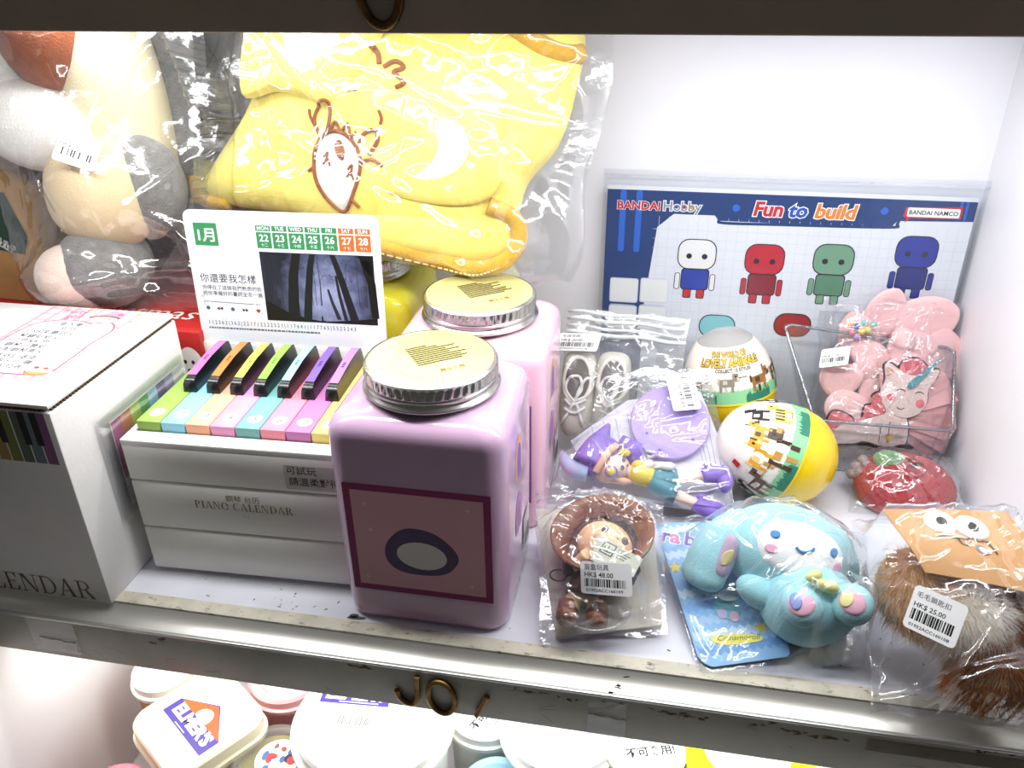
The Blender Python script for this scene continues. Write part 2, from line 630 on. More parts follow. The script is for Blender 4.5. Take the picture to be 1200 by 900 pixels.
# ------------------------------------------------------------------ soft shapes
def puff(mb, outline, thick, m, z0=0.0, center=None, nr=16, p=2.2, back=True, ripple=0.0, seed=0, dome=None):
    """cushion grown from a closed outline (star-shaped from its centre)"""
    rnd = random.Random(seed); ph = [rnd.uniform(0, 6.3) for _ in range(6)]
    cx = center[0] if center else sum(q[0] for q in outline) / len(outline)
    cy = center[1] if center else sum(q[1] for q in outline) / len(outline)
    rows = []
    for i in range(nr + 1):
        r = math.sin(i / nr * math.pi / 2); row = []
        for (x, y) in outline:
            X = cx + (x - cx) * r; Y = cy + (y - cy) * r
            h = thick * (1 - r ** p) ** .5 if r < 1 else 0
            if ripple:
                h *= 1 + ripple * (math.sin(X * 70 + Y * 40 + ph[0]) + .6 * math.sin(Y * 120 - X * 30 + ph[1]) + .5 * math.sin((X - Y) * 150 + ph[2]))
            row.append((X, Y, z0 + h))
        rows.append(row)
    mb.grid(rows, m, wrap=True)
    if back:
        rows2 = [[(x, y, z0 - (z - z0) * .35) for x, y, z in row][::-1] for row in rows]
        mb.grid(rows2, m, wrap=True)
    return mb


def drape_pts(bv, pts, lift, hmax=0.2):
    out = []
    for x, y in pts:
        h = bv.ray_cast(Vector((x, y, hmax)), Vector((0, 0, -1)), hmax * 2)
        out.append((x, y, (h[0].z if h[0] is not None else 0) + lift))
    return out


def drape_patch(mb, bv, outline, m, lift=0.001, nr=7, center=None):
    cx = center[0] if center else sum(q[0] for q in outline) / len(outline)
    cy = center[1] if center else sum(q[1] for q in outline) / len(outline)
    rows = []
    for i in range(nr + 1):
        r = i / nr
        l = lift if i < nr else -0.0004
        rr = r if i < nr else 1.01
        rows.append(drape_pts(bv, [(cx + (x - cx) * rr, cy + (y - cy) * rr) for x, y in outline], l))
    mb.grid(rows, m, wrap=True)
    return mb


def furmat(name, col, col2, scale=260):
    m = mat(name, col, rough=.75, vary=.1, vscale=scale, col2=col2)
    nt = m.node_tree; N = nt.nodes; L = nt.links
    b = N['Principled BSDF']; src = b.inputs['Base Color'].links[0].from_socket; out = [n for n in N if n.type == 'OUTPUT_MATERIAL'][0]
    tl = N.new('ShaderNodeBsdfTranslucent'); L.new(src, tl.inputs[0]); df = N.new('ShaderNodeBsdfDiffuse'); L.new(src, df.inputs[0])
    mx = N.new('ShaderNodeMixShader'); mx.inputs[0].default_value = .55
    L.new(df.outputs[0], mx.inputs[1]); L.new(tl.outputs[0], mx.inputs[2]); L.new(mx.outputs[0], out.inputs[0])
    return m


def fur(name, parent, bodies, count, length, m, seed=0, flow=(0, 0, 0), w=0.0005, clump=0.5, lobj=None):
    """real hair strands: thin tapering ribbons rooted on the body surfaces (ellipsoids: centre, radii, 3x3)"""
    rnd = np.random.RandomState(seed)
    V = []; F = []
    tot = sum(b[1][0] * b[1][1] + b[1][1] * b[1][2] + b[1][0] * b[1][2] for b in bodies)
    for c, r, R in bodies:
        k = int(count * (r[0] * r[1] + r[1] * r[2] + r[0] * r[2]) / tot)
        d = rnd.randn(k, 3); d /= np.linalg.norm(d, axis=1)[:, None]
        R = np.array(R)
        P = (d * np.array(r)) @ R.T + np.array(c)
        Nn = (d / np.array(r)) @ R.T; Nn /= np.linalg.norm(Nn, axis=1)[:, None]
        cl = np.stack([np.sin(P @ q * 1.0) for q in rnd.randn(3, 3) * 260], 1) * clump
        D = Nn * .38 + np.array(flow) + cl * .35 + rnd.randn(k, 3) * .10
        D /= np.linalg.norm(D, axis=1)[:, None]
        Ls = length * rnd.uniform(.55, 1.1, k)
        S = np.cross(D, rnd.randn(k, 3)); S /= np.linalg.norm(S, axis=1)[:, None]
        mid = P + D * (Ls * .5)[:, None] + Nn * (Ls * .12)[:, None]
        D2 = D + np.array(flow) * .5 + cl * .3; D2 /= np.linalg.norm(D2, axis=1)[:, None]
        tip = mid + D2 * (Ls * .5)[:, None]
        hw = w / 2
        base = len(V)
        for a, b_, e, s in zip(P, mid, tip, S):
            V += [tuple(a - s * hw), tuple(a + s * hw), tuple(b_ - s * hw * .8), tuple(b_ + s * hw * .8), tuple(e)]
        for i in range(k):
            o = base + i * 5
            F += [(o, o + 1, o + 3, o + 2), (o + 2, o + 3, o + 4)]
    b = MB(); b.v = V; b.f = F; b.mats = [m]; b.mi = [0] * len(F)
    o = b.build(name, parent, smooth=180)
    o['kind'] = 'stuff'
    return o


def rotm(x=0, y=0, z=0):
    return (Matrix.Rotation(math.radians(z), 3, 'Z') @ Matrix.Rotation(math.radians(y), 3, 'Y') @ Matrix.Rotation(math.radians(x), 3, 'X'))
# ================================================================== the shelf unit (setting)
WALL = mat('white_laminate', '#f2f2f7', rough=.42, vary=.012, vscale=14, bump=.03, bscale=500)
SHELF = mat('grey_white_shelf_paint', '#dcdce4', rough=.33, vary=.03, vscale=22, col2='#cfcfd8', bump=.03, bscale=300)
ALU = mat('satin_aluminium', '#e4e2d8', rough=.30, metal=.62, vary=.03, vscale=30)
BAR = mat('dark_grey_bar', '#bab9ac', rough=.42, vary=.06, vscale=25, col2='#aaa99d', bump=.04, bscale=600)
BARTOP = mat('dark_brown_bar', '#a89a88', rough=.5, vary=.06, vscale=25)


def dirty_paint():
    m = mat('scuffed_cream_paint', '#cfc9b6', rough=.6, vary=.1, vscale=60, bump=.25, bscale=250)
    nt = m.node_tree; N = nt.nodes; L = nt.links
    b = N['Principled BSDF']; old = b.inputs['Base Color'].links[0].from_socket
    tc = N.new('ShaderNodeTexCoord'); mp = N.new('ShaderNodeMapping'); mp.inputs['Scale'].default_value = (1, 2.4, 1)
    nz = N.new('ShaderNodeTexNoise'); nz.inputs['Scale'].default_value = 95; nz.inputs['Detail'].default_value = 9; nz.inputs['Roughness'].default_value = .75
    L.new(tc.outputs['Object'], mp.inputs['Vector']); L.new(mp.outputs[0], nz.inputs['Vector'])
    rp = N.new('ShaderNodeValToRGB'); rp.color_ramp.elements[0].position = .56; rp.color_ramp.elements[0].color = (0, 0, 0, 1)
    rp.color_ramp.elements[1].position = .66; rp.color_ramp.elements[1].color = (1, 1, 1, 1)
    L.new(nz.outputs['Fac'], rp.inputs['Fac'])
    mx = N.new('ShaderNodeMix'); mx.data_type = 'RGBA'
    L.new(rp.outputs['Color'], mx.inputs['Factor']); L.new(old, mx.inputs['A']); mx.inputs['B'].default_value = lin('#5d574a')
    L.new(mx.outputs['Result'], b.inputs['Base Color'])
    return m


X0, X1, YB = -0.62, 0.234, 0.638


def sbox(name, *a, bev=0):
    b = MB()
    if bev:
        b.bbox(*a, bev=bev)
    else:
        b.box(*a)
    return struct(b.build(name))


floor_o = sbox('floor', X0, X1, 0.3395, YB, -0.016, 0.0, SHELF)
sbox('wall_back', X0 - .02, X1 + .02, YB, YB + .012, -0.26, 0.46, WALL)
_b = MB(); _b.add([(X1, 0.30, -.26), (X1, YB, -.26), (X1 - .004, YB, .46), (X1 - .004, .30, .46), (X1 + .02, .30, -.24), (X1 + .02, YB, -.24), (X1 + .02, YB, .46), (X1 + .02, .30, .46)],
                  [(0, 3, 2, 1), (4, 5, 6, 7), (0, 1, 5, 4), (2, 3, 7, 6), (0, 4, 7, 3), (1, 2, 6, 5)], WALL)
struct(_b.build('wall_right'))
sbox('wall_left', X0 - .02, X0, 0.30, YB, -0.26, 0.46, WALL)
sbox('ceiling', X0, X1, 0.318, YB, 0.334, 0.350, WALL)
sbox('lower_floor', X0, X1, 0.12, YB, -0.264, -0.2505, mat('lower_shelf_paint', '#e2e0e0', rough=.4, vary=.03))

# front edge of the shelf: scuffed painted strip, sloping bright metal lip, dark bar with brass letters
tr = MB()
tr.bbox(X0, 0.2325, 0.3305, 0.3402, -0.010, 0.0006, dirty_paint(), bev=.0006)
trim1 = struct(tr.build('trim_1'))
lp = MB()
prof = [(.3306, -.0006), (.3290, -.0030), (.3265, -.0048), (.3235, -.0060), (.3205, -.0068), (.3184, -.0072)]
P = [[(x, y, z) for x in np.linspace(X0, .2325, 24)] for y, z in prof]
lp.grid([r[::-1] for r in P], ALU)
lip = lp.build('metal_lip', trim1, smooth=60)
lp = MB(); lp.bbox(X0, .2325, .3160, .3186, -.0088, -.0066, mat('bright_edge', '#c9c9c4', rough=.3, metal=.6), bev=.0006)
lp.build('edge_bead', trim1)
bm_ = MB(); bm_.bbox(X0, .2325, .3170, .3290, -.0410, -.0084, BAR, bev=.0012)
bar = struct(bm_.build('trim_2'))
# scuffs and rust on the bar
pr = Print(); rnd = random.Random(5)
RUST = mat('rust_scuff', '#86714c', rough=.9, vary=.2)
DK = mat('dark_scratch', '#5d5b52', rough=.8)
for (x0, z0, l, a) in ((.012, -.0115, .035, -6), (.02, -.014, .02, -8), (.070, -.0155, .012, 20), (.086, -.0145, .034, -5), (.09, -.0155, .02, -5), (-.01, -.012, .012, 60), (-.008, -.018, .01, 40), (-.075, -.0115, .05, -4), (-.16, -.012, .02, 2), (-.29, -.018, .012, 30), (.18, -.0105, .03, -2)):
    for q in range(9):
        x = x0 + rnd.random() * l; z = z0 + (x - x0) * math.tan(math.radians(a)) + rnd.uniform(-.0012, .0012)
        pr.ell(x, z, rnd.uniform(.0008, .0026), rnd.uniform(.0003, .0009), RUST if q % 3 else DK, rot=rnd.uniform(-20, 20), n=9)
for q in range(26):
    x = rnd.uniform(-.38, .2); z = rnd.uniform(-.036, -.013); a = rnd.uniform(-1.2, 1.2); l = rnd.uniform(.004, .018)
    pr.stroke([(x, z), (x + l * .5 * math.cos(a), z + l * .5 * math.sin(a) * .5 + .0006), (x + l * math.cos(a), z + l * math.sin(a) * .5)], .00022, DK)
pr.build('scuff_mark', bar, M=frame((0, .3169, 0), 0, 90))
BRASS = mat('tarnished_brass', '#8a6a3c', rough=.42, metal=.85, vary=.2, vscale=120, col2='#5a4020')


def letter(name, pts, r, closed=False):
    b = MB()
    pts3 = [(x, .3150, z) for x, z in pts]
    b.tube(pts3, r, BRASS, n=8, closed=closed)
    return b.build(name, bar, smooth=60)


letter('brass_letter', smoothpoly(mm([(-117.6, -11.8), (-118.0, -20), (-118.6, -30), (-121.5, -34.6), (-126, -34), (-129.6, -30), (-130.6, -25)]), 5, False), .0018)
letter('brass_letter', arc(-.1037, -.0262, .0078, .0128, n=30, rot=6), .0018, True)
letter('brass_letter', mm([(-76.2, -20), (-79.5, -28), (-83.2, -37)]), .0017)
letter('brass_letter', [(x, z) for x, z in arc(.316, 0, 0, 0, n=3)], .0001) if False else None
TAPE = film('clear_tape', haze=.07, k=.6, base=.06, rough=.15, hazecol=(.75, .72, .65))
TAPEB = mat('yellowed_tape', '#8d8272', rough=.25, alpha=.55, vary=.12, vscale=60)


def tape(x0, x1, z0, z1, m=TAPE, par=bar, y=.3166):
    b = MB(); b.box(x0, x1, y - .0001, y, z0, z1, m); return b.build('clear_tape', par, smooth=0)


tape(-.0185, .0030, -.0405, -.0088); tape(-.0185, .0030, -.0405, -.024, y=.3163)
tape(.1300, .2320, -.0215, -.0125, TAPEB)
tape(-.374, -.341, -.036, -.0095); tape(-.368, -.343, -.036, -.024, y=.3163)
for (x, z, w) in ((-.0185, -.0235, .0215), (-.368, -.0245, .025)):
    b = MB(); b.tube([(x + w * k / 8, .3161, z + .0006 * math.sin(k * 1.9) - k * .0002) for k in range(9)], .0003, mat('tape_fold', '#f4f4f0', rough=.2), n=6)
    b.build('tape_fold', bar)

ub = MB(); ub.bbox(X0, .2300, .3130, .3250, .3312, .39, BARTOP, bev=.001)
upper = struct(ub.build('trim_3'))
b = MB(); b.tube([(x, .3122, z) for x, z in arc(-.1062, .3466, .0078, .0128, n=30, rot=4)], .0018, BRASS, n=8, closed=True); b.build('brass_letter', upper, smooth=60)
# the two lamp housings screwed under the boards
for nm, y, z, par in (('lamp_housing', .375, .3305, None), ('lamp_housing', .375, -.0195, None)):
    b = MB(); b.bbox(-.53, .22, y - .009, y + .009, z - .0032, z + .0032, mat('lamp_white', '#efefef', rough=.4), bev=.001)
    o = b.build(nm)
    tag(o, 'slim white LED lamp housing under the upper shelf' if z > 0 else 'slim white LED lamp housing under the lower shelf', 'lamp')
# scratches and dirt on the shelf and wall
pr = Print(); rnd = random.Random(11)
for q in range(60):
    x = rnd.uniform(-.28, .22); y = rnd.uniform(.344, .40)
    if q < 14:
        x = rnd.gauss(-.215, .012); y = rnd.gauss(.3475, .004)
    pr.ell(x, y, rnd.uniform(.0003, .0016), rnd.uniform(.0002, .0006), mat('grime', '#6b665c', rough=.9), rot=rnd.uniform(0, 180), n=8)
pr.ell(-.163, .3425, .006, .0015, flat('#4a4a4a'), rot=4)
pr.ell(-.165, .3440, .003, .0018, flat('#4a4a4a'), rot=4)
pr.build('grime_spot', floor_o)

# white board standing on the lower shelf (left)
b = MB(); b.bbox(-.424, -.406, .13, .63, -.2505, -.0415, mat('white_board', '#e9e6e6', rough=.5, vary=.03, vscale=12), bev=.0015)
struct(b.build('wall_divider'))

# ================================================================== white carton (left)
CARD = mat('white_cardboard', '#e4e2df', rough=.62, vary=.02, vscale=60, bump=.06, bscale=350)
CARD2 = mat('white_cardboard_side', '#e0dedb', rough=.6, vary=.02, vscale=60, bump=.06, bscale=350)
KRAFT = mat('brown_corrugated_core', '#5d4a34', rough=.9, vary=.2, vscale=400)
carton = thing('carton', 'white cardboard carton with gold lettering and a pink sticker, beside the toy piano', 'box', (-.318, .3277, 0))
b = MB(); b.bbox(-.19, 0, 0, .127, 0, .1385, CARD2, bev=.0012); b.build('body', carton)
b = MB(); b.bbox(-.19, -.0006, .0006, .127, .1402, .1428, CARD, bev=.0006)
b.build('lid_flap', carton)
b = MB()
for k in range(46):   # corrugated edge showing in the gap under the flap
    y = .003 + k * .00265
    b.box(-.0022, -.0006, y, y + .0016, .1385, .1402, KRAFT)
    if k < 40:
        b.box(-.004 - k * .0026, -.0055 - k * .0026, .0010, .003, .1385, .1402, KRAFT)
b.box(-.185, -.003, .003, .124, .1385, .1402, KRAFT)
b.build('corrugated_edge', carton, smooth=0)
pr = Print()
cols = ['#8b5c86', '#6f7f86', '#5b6a52', '#79803c', '#a08a4a', '#9a6a4a', '#8a5a6a', '#7a6a8a']
x = -.0035
for k, c in enumerate(cols):
    pr.rect(x - .0072, .1045, x - .0005, .138, c); x -= .0076
pr.lay()
for k in (1, 2, 4, 5, 6):
    xx = -.0035 - k * .0076
    pr.rect(xx - .0026, .1165, xx + .0018, .138, '#1d1a1c')
pr.lay()
pr.build('stripe_print', carton, M=frame((0, -.0001, 0), 0, 90))
pr = Print()
W = serif_w('CALENDAR', .0142)
serif(pr, 'CALENDAR', -.0095 - W, .0025, .0142, mat('gold_foil', '#6f5a35', rough=.35, metal=.6, vary=.1), hollow=1) if False else serif(pr, 'CALENDAR', -.0095 - W, .0025, .0142, '#6b5735', hollow=1)
W2 = serif_w('PIANO', .0142)
pr.build('gold_lettering', carton, M=frame((0, -.0001, 0), 0, 90))
# sticker on the lid
pr = Print(step=.00003); PK = '#f6b9c4'
pr.rect(-.0905, .026, -.0195, .1265, '#fbdde2'); pr.lay()
for k in range(21):
    y = .0275 + k * .0047
    if k % 2 == 0:
        pr.rect(-.0905, y, -.0195, y + .0034, '#f7b9c4')
pr.lay()
for k in range(15):
    xx = -.0895 + k * .0047
    if k % 2 == 0:
        pr.rect(xx, .026, xx + .0022, .1265, '#f3a3b2')
pr.lay()
wav = smoothpoly(mm([(-84, 34), (-56, 31), (-28, 34), (-25, 50), (-26, 75), (-25, 96), (-33, 106), (-45, 103), (-58, 106), (-74, 103), (-84, 92), (-86, 60)]), 5)
pr.poly(wav, '#fffdfc'); pr.lay(); pr.stroke(wav, .0012, '#e2476a', True); pr.lay()
pr.text('fruity', -.077, .1165, .0088, '#e0607a', bold=.01); pr.text('girl', -.069, .1085, .0088, '#e0607a', bold=.01)
for i, (t, y) in enumerate((('盒內產品', 97.5), ('包括', 91), ('USB線 蘑菇 x1', 84.5), ('琴鍵貼紙 x2', 77.5), ('白色&彩色', 71), ('鋼琴日曆紙', 64.5), ('&配鋼琴票 x1', 58))):
    pr.text(t, -.0545 if i < 2 else -.080, y / 1000, .0058, '#2c2626', bold=.008, align='CENTER' if i < 2 else 'LEFT')
for t, y in (('購買時記得換一', 49.5), ('包歌曲卡片(購', 43.5), ('包裝一包32張', 37.5)):
    pr.text(t, -.0815, y / 1000, .0058, '#2c2626', bold=.008)
G = mm([(-44, 60), (-38, 68), (-29, 67.5), (-28, 64), (-43, 55), (-44, 60)])
pr.stroke(G, .0006, '#3a3030'); pr.stroke(mm([(-44, 60), (-38, 62), (-29, 67)]), .0004, '#3a3030'); pr.stroke(mm([(-38, 62), (-42, 55.5)]), .0004, '#3a3030')
# little girl in a pink cap, cake, stars
pr.ell(-.041, .1115, .0085, .0062, '#fbe6d2'); pr.lay()
pr.poly(smoothpoly(mm([(-52, 113), (-47, 117), (-41, 123), (-32, 121), (-30, 114), (-40, 114.5)]), 4), '#f29ab0'); pr.lay()
pr.stroke(smoothpoly(mm([(-53, 112), (-46, 115), (-38, 115), (-31, 113)]), 4, False), .0018, '#8a4f3c'); pr.ell(-.034, .1185, .002, .0015, '#c25a72')
pr.ell(-.044, .1105, .0006, .0009, '#3a2626'); pr.ell(-.037, .1105, .0006, .0009, '#3a2626')
pr.ell(-.0335, .037, .0085, .005, '#fffaf4'); pr.lay(); pr.poly(arc(-.0335, .0355, .0085, .005, 180, 360, 12), '#e8a46a'); pr.lay()
pr.ell(-.037, .040, .0019, .0012, '#c0392b'); pr.ell(-.031, .040, .0019, .0012, '#c0392b'); pr.stroke(arc(-.0335, .037, .0088, .0052, n=20), .0005, '#7a4a3a', True)
for x, y in ((-22, 121), (-60, 123), (-21.5, 110), (-24, 100)):
    pr.ell(x / 1000, y / 1000, .0016, .0012, '#f2b64a')
st = pr.build('pink_sticker', carton, M=Matrix.Translation((0, 0, .1429)))

# rainbow card strip in a clear sleeve, tucked between carton and piano
rb = thing('rainbow_card', 'rainbow striped card strip in a clear sleeve tucked against the white carton', 'card', frame((-.3150, .365, .05), 90, 90))
b = MB(); b.box(0, .079, 0, .0605, 0, .0004, mat('white_card', '#f4f2f0', rough=.5)); b.build('card', rb, smooth=0)
pr = Print()
for k, c in enumerate(('#b8568f', '#d47a3e', '#b9d145', '#57b04a', '#9fd6e6', '#6f6a9c', '#a79bc4', '#dfe7df')):
    pr.rect(.0005 + k * .0097, .020, .0102 + k * .0097, .0600, c)
pr.build('stripe_print', rb, M=Matrix.Translation((0, 0, .0004)))
b = MB(); b.box(-.009, .083, -.006, .0665, .0009, .0011, film('sleeve_film')); b.box(-.009, .083, -.006, .0665, -.0006, -.0004, film('sleeve_film')); b.build('clear_sleeve', rb, smooth=0)

# ================================================================== toy piano calendar
WHITE = mat('white_lacquered_wood', '#efede6', rough=.38, vary=.012, coat=.15)
piano = thing('piano_calendar', 'white toy piano desk calendar with pastel numbered keys and upright month card', 'calendar', frame((-.3085, .3615, 0), 2))
PW, PD = .1385, .128
b = MB()
for z0, z1 in ((.003, .0362), (.0370, .0720), (.0728, .0985)):
    b.bbox(0, PW, 0, PD, z0, z1, WHITE, bev=.0011)
b.box(.0012, PW - .0012, .0012, PD - .0012, .004, .0985, mat('groove_shadow_wood', '#b9b4aa', rough=.6))
# tray rim
for a in ((0, PW, 0, .0115), (0, .0042, .0115, PD), (PW - .0042, PW, .0115, PD)):
    b.bbox(a[0], a[1], a[2], a[3], .098, .1017, WHITE, bev=.0008)
b.bbox(.0, PW, .1085, PD, .098, .1155, WHITE, bev=.0015)
b.build('body', piano)
for x in (.012, PW - .012):
    for y in (.012, PD - .012):
        b = MB(); b.lathe([(.004, 0), (.0045, .0005), (.0045, .003)], mat('rubber_black', '#2a2a2a', rough=.7), n=16, cap0=True, cap1=True)
        b.build('foot', piano, loc=(x, y, 0))
KC = ['#8fae4e', '#8ccfe6', '#f4b08e', '#e99bc6', '#79b3ae', '#f58fa3', '#c87cb8', '#f3dd7c']
BC = ['#cf6fae', '#e8803f', '#e9ea57', '#8fd84e', '#9fe0ea', '#7a5cb4', '#a57fd6']
kp = .0159
BLK = mat('black_plastic', '#141416', rough=.3, coat=.3)
for k in range(8):
    km = mat('key_' + KC[k][1:], KC[k], rough=.42, vary=.015, coat=.1)
    x0 = .0052 + k * kp
    b = MB(); b.bbox(x0, x0 + kp - .0005, .0122, .108, .0986, .1080, km, bev=.0007)
    key = b.build('white_key', piano); key['label'] = 'pastel coloured key with a round number sticker'
    pr = Print(); pr.ell(x0 + kp / 2, .0235, .0047, .0047, '#fbfbf9', n=24); pr.lay(); pr.text(str(k + 1), x0 + kp / 2, .0209, .0068, '#2b2b2b', align='CENTER', shear=.2)
    pr.build('number_sticker', key, M=Matrix.Translation((0, 0, .1080)))
for k in range(7):
    xc = .0052 + (k + 1) * kp - .0002
    b = MB(); w0, w1 = .0042, .0030
    prof = [(.0500, .1078, w0), (.0503, .1135, w0 - .0004), (.0520, .1160, w1 + .0004), (.0560, .1172, w1), (.0800, .1200, w1), (.1010, .1205, w1), (.1035, .1195, w1 + .0003), (.1045, .1078, w0)]
    R = []
    for y, z, w in prof:
        R.append([(xc - w, y, z), (xc + w, y, z)])
    V = []; F = []
    for (a, c) in R:
        V += [a, c]
    base0 = len(V)
    for (a, c) in R:
        V += [(xc - w0 - .0003, a[1], .1078), (xc + w0 + .0003, c[1], .1078)]
    n_ = len(R)
    for i in range(n_ - 1):
        F += [(2 * i, 2 * i + 1, 2 * i + 3, 2 * i + 2), (2 * i, 2 * i + 2, base0 + 2 * i + 2, base0 + 2 * i), (2 * i + 1, base0 + 2 * i + 1, base0 + 2 * i + 3, 2 * i + 3)]
    b.add(V, F, BLK)
    key = b.build('black_key', piano, smooth=50); key['label'] = 'black key with a coloured sticker on top'
    b = MB(); V = []
    tp = [(.0565, .1176), (.0700, .1193), (.0800, .1204), (.0920, .1207), (.1005, .1208)]
    for y, z in tp:
        V += [(xc - w1 + .0001, y, z), (xc + w1 - .0001, y, z)]
    b.add(V, [(2 * i, 2 * i + 1, 2 * i + 3, 2 * i + 2) for i in range(len(tp) - 1)], mat('tab_' + BC[k][1:], BC[k], rough=.5))
    y0 = .074
    for q in range(3):
        zz = .1201 + q * .0002
        b.add([(xc - .0008, y0 + q * .0022, zz), (xc + .0010, y0 + q * .0022 + .0004, zz), (xc + .0010, y0 + q * .0022 + .0012, zz + .0001), (xc - .0008, y0 + q * .0022 + .0008, zz + .0001)], [(0, 1, 2, 3)], flat('#2a2a2a'))
    b.build('colour_tab', key, smooth=0)
# front print and shop sticker
pr = Print()
GOLD = '#8f7a4a'
pr.text('鋼琴 台历', .0717, .0622, .0052, GOLD, align='CENTER', bold=.005)
W = serif_w('PIANO CALENDAR', .0056); serif(pr, 'PIANO CALENDAR', .0712 - W / 2, .0553, .0056, GOLD)
for k in (-1, 0, 1):
    pr.ell(.0718 + k * .0016, .0510, .00035, .00035, GOLD, n=8)
pr.build('gold_lettering', piano, M=frame((0, -.00005, 0), 0, 90))
pr = Print(); pr.rect(.1015, .0752, .1360, .0925, mat('clear_sticker', '#e3e1da', rough=.2, alpha=.55), r=.0015); pr.lay()
pr.text('可試玩', .1030, .0866, .0064, '#1b1b1b', bold=.006); pr.text('請溫柔對待', .1038, .0786, .0064, '#1b1b1b', bold=.006)
pr.build('shop_sticker', piano, M=frame((0, -.00008, 0), 0, 90))
# the month card
b = MB(); cw, chh = .1345, .0985
b.prism([(p[0] + cw / 2, p[1] + chh / 2) for p in rsq(cw / 2, chh / 2, .0055, 0, 7)], 0, .0007, mat('calendar_paper', '#eff2f8', rough=.4, vary=.008))
cardM = frame((.0012, .1105, .1100), 0, 86)
card = b.build('month_card', piano, smooth=0, M=cardM); card['label'] = 'white month card with a dark forest picture'
pr = Print(step=.00003); GR, OR = '#3a8a55', '#ee6a2c'
pr.rect(.0062, .0745, .0228, .0900, GR); pr.lay(); pr.text('1月', .0145, .0782, .0100, '#ffffff', align='CENTER', bold=.02)
days = ['MON', 'TUE', 'WED', 'THU', 'FRI', 'SAT', 'SUN']; lun = ['十二', '十三', '十四', '十五', '十六', '十七', '十八']
for k in range(7):
    x = .0500 + k * .01135; c = GR if k < 5 else OR
    pr.z = .00009
    pr.rect(x, .0858, x + .0103, .0895, c); pr.rect(x, .0742, x + .0103, .0850, c)
    pr.z = .00013
    pr.text(days[k], x + .0052, .0865, .0035, '#ffffff', align='CENTER', bold=.01)
    pr.text(str(22 + k), x + .0052, .0789, .0066, '#ffffff', align='CENTER', bold=.02)
    pr.text(lun[k], x + .0052, .0755, .0026, '#ffffff', align='CENTER')
# picture: misty wood
FX0, FX1, FY0, FY1 = .0505, .1292, .0235, .0718
mist = bpy.data.materials.new('misty_wood_print'); mist.use_nodes = True
nt = mist.node_tree; N = nt.nodes; Lk = nt.links; bs = N['Principled BSDF']; bs.inputs['Roughness'].default_value = .35
tc = N.new('ShaderNodeTexCoord'); mp = N.new('ShaderNodeMapping'); mp.vector_type = 'POINT'
mp.inputs['Location'].default_value = (-.0955, -.040, 0)
vs = N.new('ShaderNodeVectorMath'); vs.operation = 'MULTIPLY'; vs.inputs[1].default_value = (19, 15, 0)
ln = N.new('ShaderNodeVectorMath'); ln.operation = 'LENGTH'
nz = N.new('ShaderNodeTexNoise'); nz.inputs['Scale'].default_value = 120; nz.inputs['Detail'].default_value = 6
ad = N.new('ShaderNodeMath'); ad.operation = 'MULTIPLY_ADD'; ad.inputs[1].default_value = .6
rp = N.new('ShaderNodeValToRGB'); rp.color_ramp.elements[0].position = .25; rp.color_ramp.elements[0].color = lin('#a9b1d2')
rp.color_ramp.elements[1].position = 1.25; rp.color_ramp.elements[1].color = lin('#1c1f24')
e = rp.color_ramp.elements.new(.7); e.color = lin('#5a6080'); e = rp.color_ramp.elements.new(1.0); e.color = lin('#20232a')
Lk.new(tc.outputs['Object'], mp.inputs[0]); Lk.new(mp.outputs[0], vs.inputs[0]); Lk.new(vs.outputs[0], ln.inputs[0])
Lk.new(tc.outputs['Object'], nz.inputs['Vector']); Lk.new(nz.outputs['Fac'], ad.inputs[0]); Lk.new(ln.outputs['Value'], ad.inputs[2])
Lk.new(ad.outputs[0], rp.inputs[0]); Lk.new(rp.outputs[0], bs.inputs['Base Color'])
pr.z = .00009; pr.rect(FX0, FY0, FX1, FY1, mist)
rnd = random.Random(3)
px = lambda u, v: (FX0 + u * (FX1 - FX0), FY0 + v * (FY1 - FY0))


def trunk(pts, w0, w1, c):
    P = [px(*p) for p in pts]; n = len(P); L_, R_ = [], []
    for i, p in enumerate(P):
        w = (w0 + (w1 - w0) * i / (n - 1)) / 2
        L_.append((p[0] - w, p[1])); R_.append((p[0] + w, p[1]))
    pr.poly(L_ + R_[::-1], c)


pr.lay()
for k in range(26):
    u = rnd.choice((rnd.uniform(.01, .2), rnd.uniform(.78, .98), rnd.uniform(.3, .75))); h = rnd.uniform(.3, .75)
    trunk([(u, .25), (u + rnd.uniform(-.01, .01), .25 + h)], .0004, .0003, '#30343f')
pr.lay()
for k in range(34):
    u, v = rnd.uniform(.2, .95), rnd.uniform(.5, .99)
    p = [px(u, v)]
    for q in range(4):
        u += rnd.uniform(-.03, .03); v = min(.995, v + rnd.uniform(-.02, .05)); u = min(.99, max(.01, u)); p.append(px(u, v))
    pr.stroke(p, .00025, '#2a2d38')
pr.lay()
pr.poly([px(0, 0), px(1, 0), px(1, .10), px(.8, .06), px(.62, .03), px(.5, .02), px(.38, .05), px(.22, .12), px(0, .30)], '#14150f')
pr.lay()
trunk([(.25, .0), (.26, .3), (.285, .7), (.33, .99)], .0085, .0058, '#191a18'); trunk([(.37, 0), (.40, .4), (.44, .8), (.47, .99)], .0060, .0038, '#1d1f1e')
trunk([(.80, .04), (.745, .4), (.69, .75), (.645, .99)], .0060, .0036, '#1d1f1e'); trunk([(.66, .06), (.61, .3), (.58, .5)], .0030, .0014, '#2b2e36'); trunk([(.92, .93), (.97, .6), (.985, .1)], .006, .005, '#14150f')
pr.poly([px(.87, .99), px(.99, .99), px(.99, .7), px(.94, .75)], '#101210'); trunk([(.72, .05), (.68, .4), (.66, .7)], .0026, .0016, '#23252b')
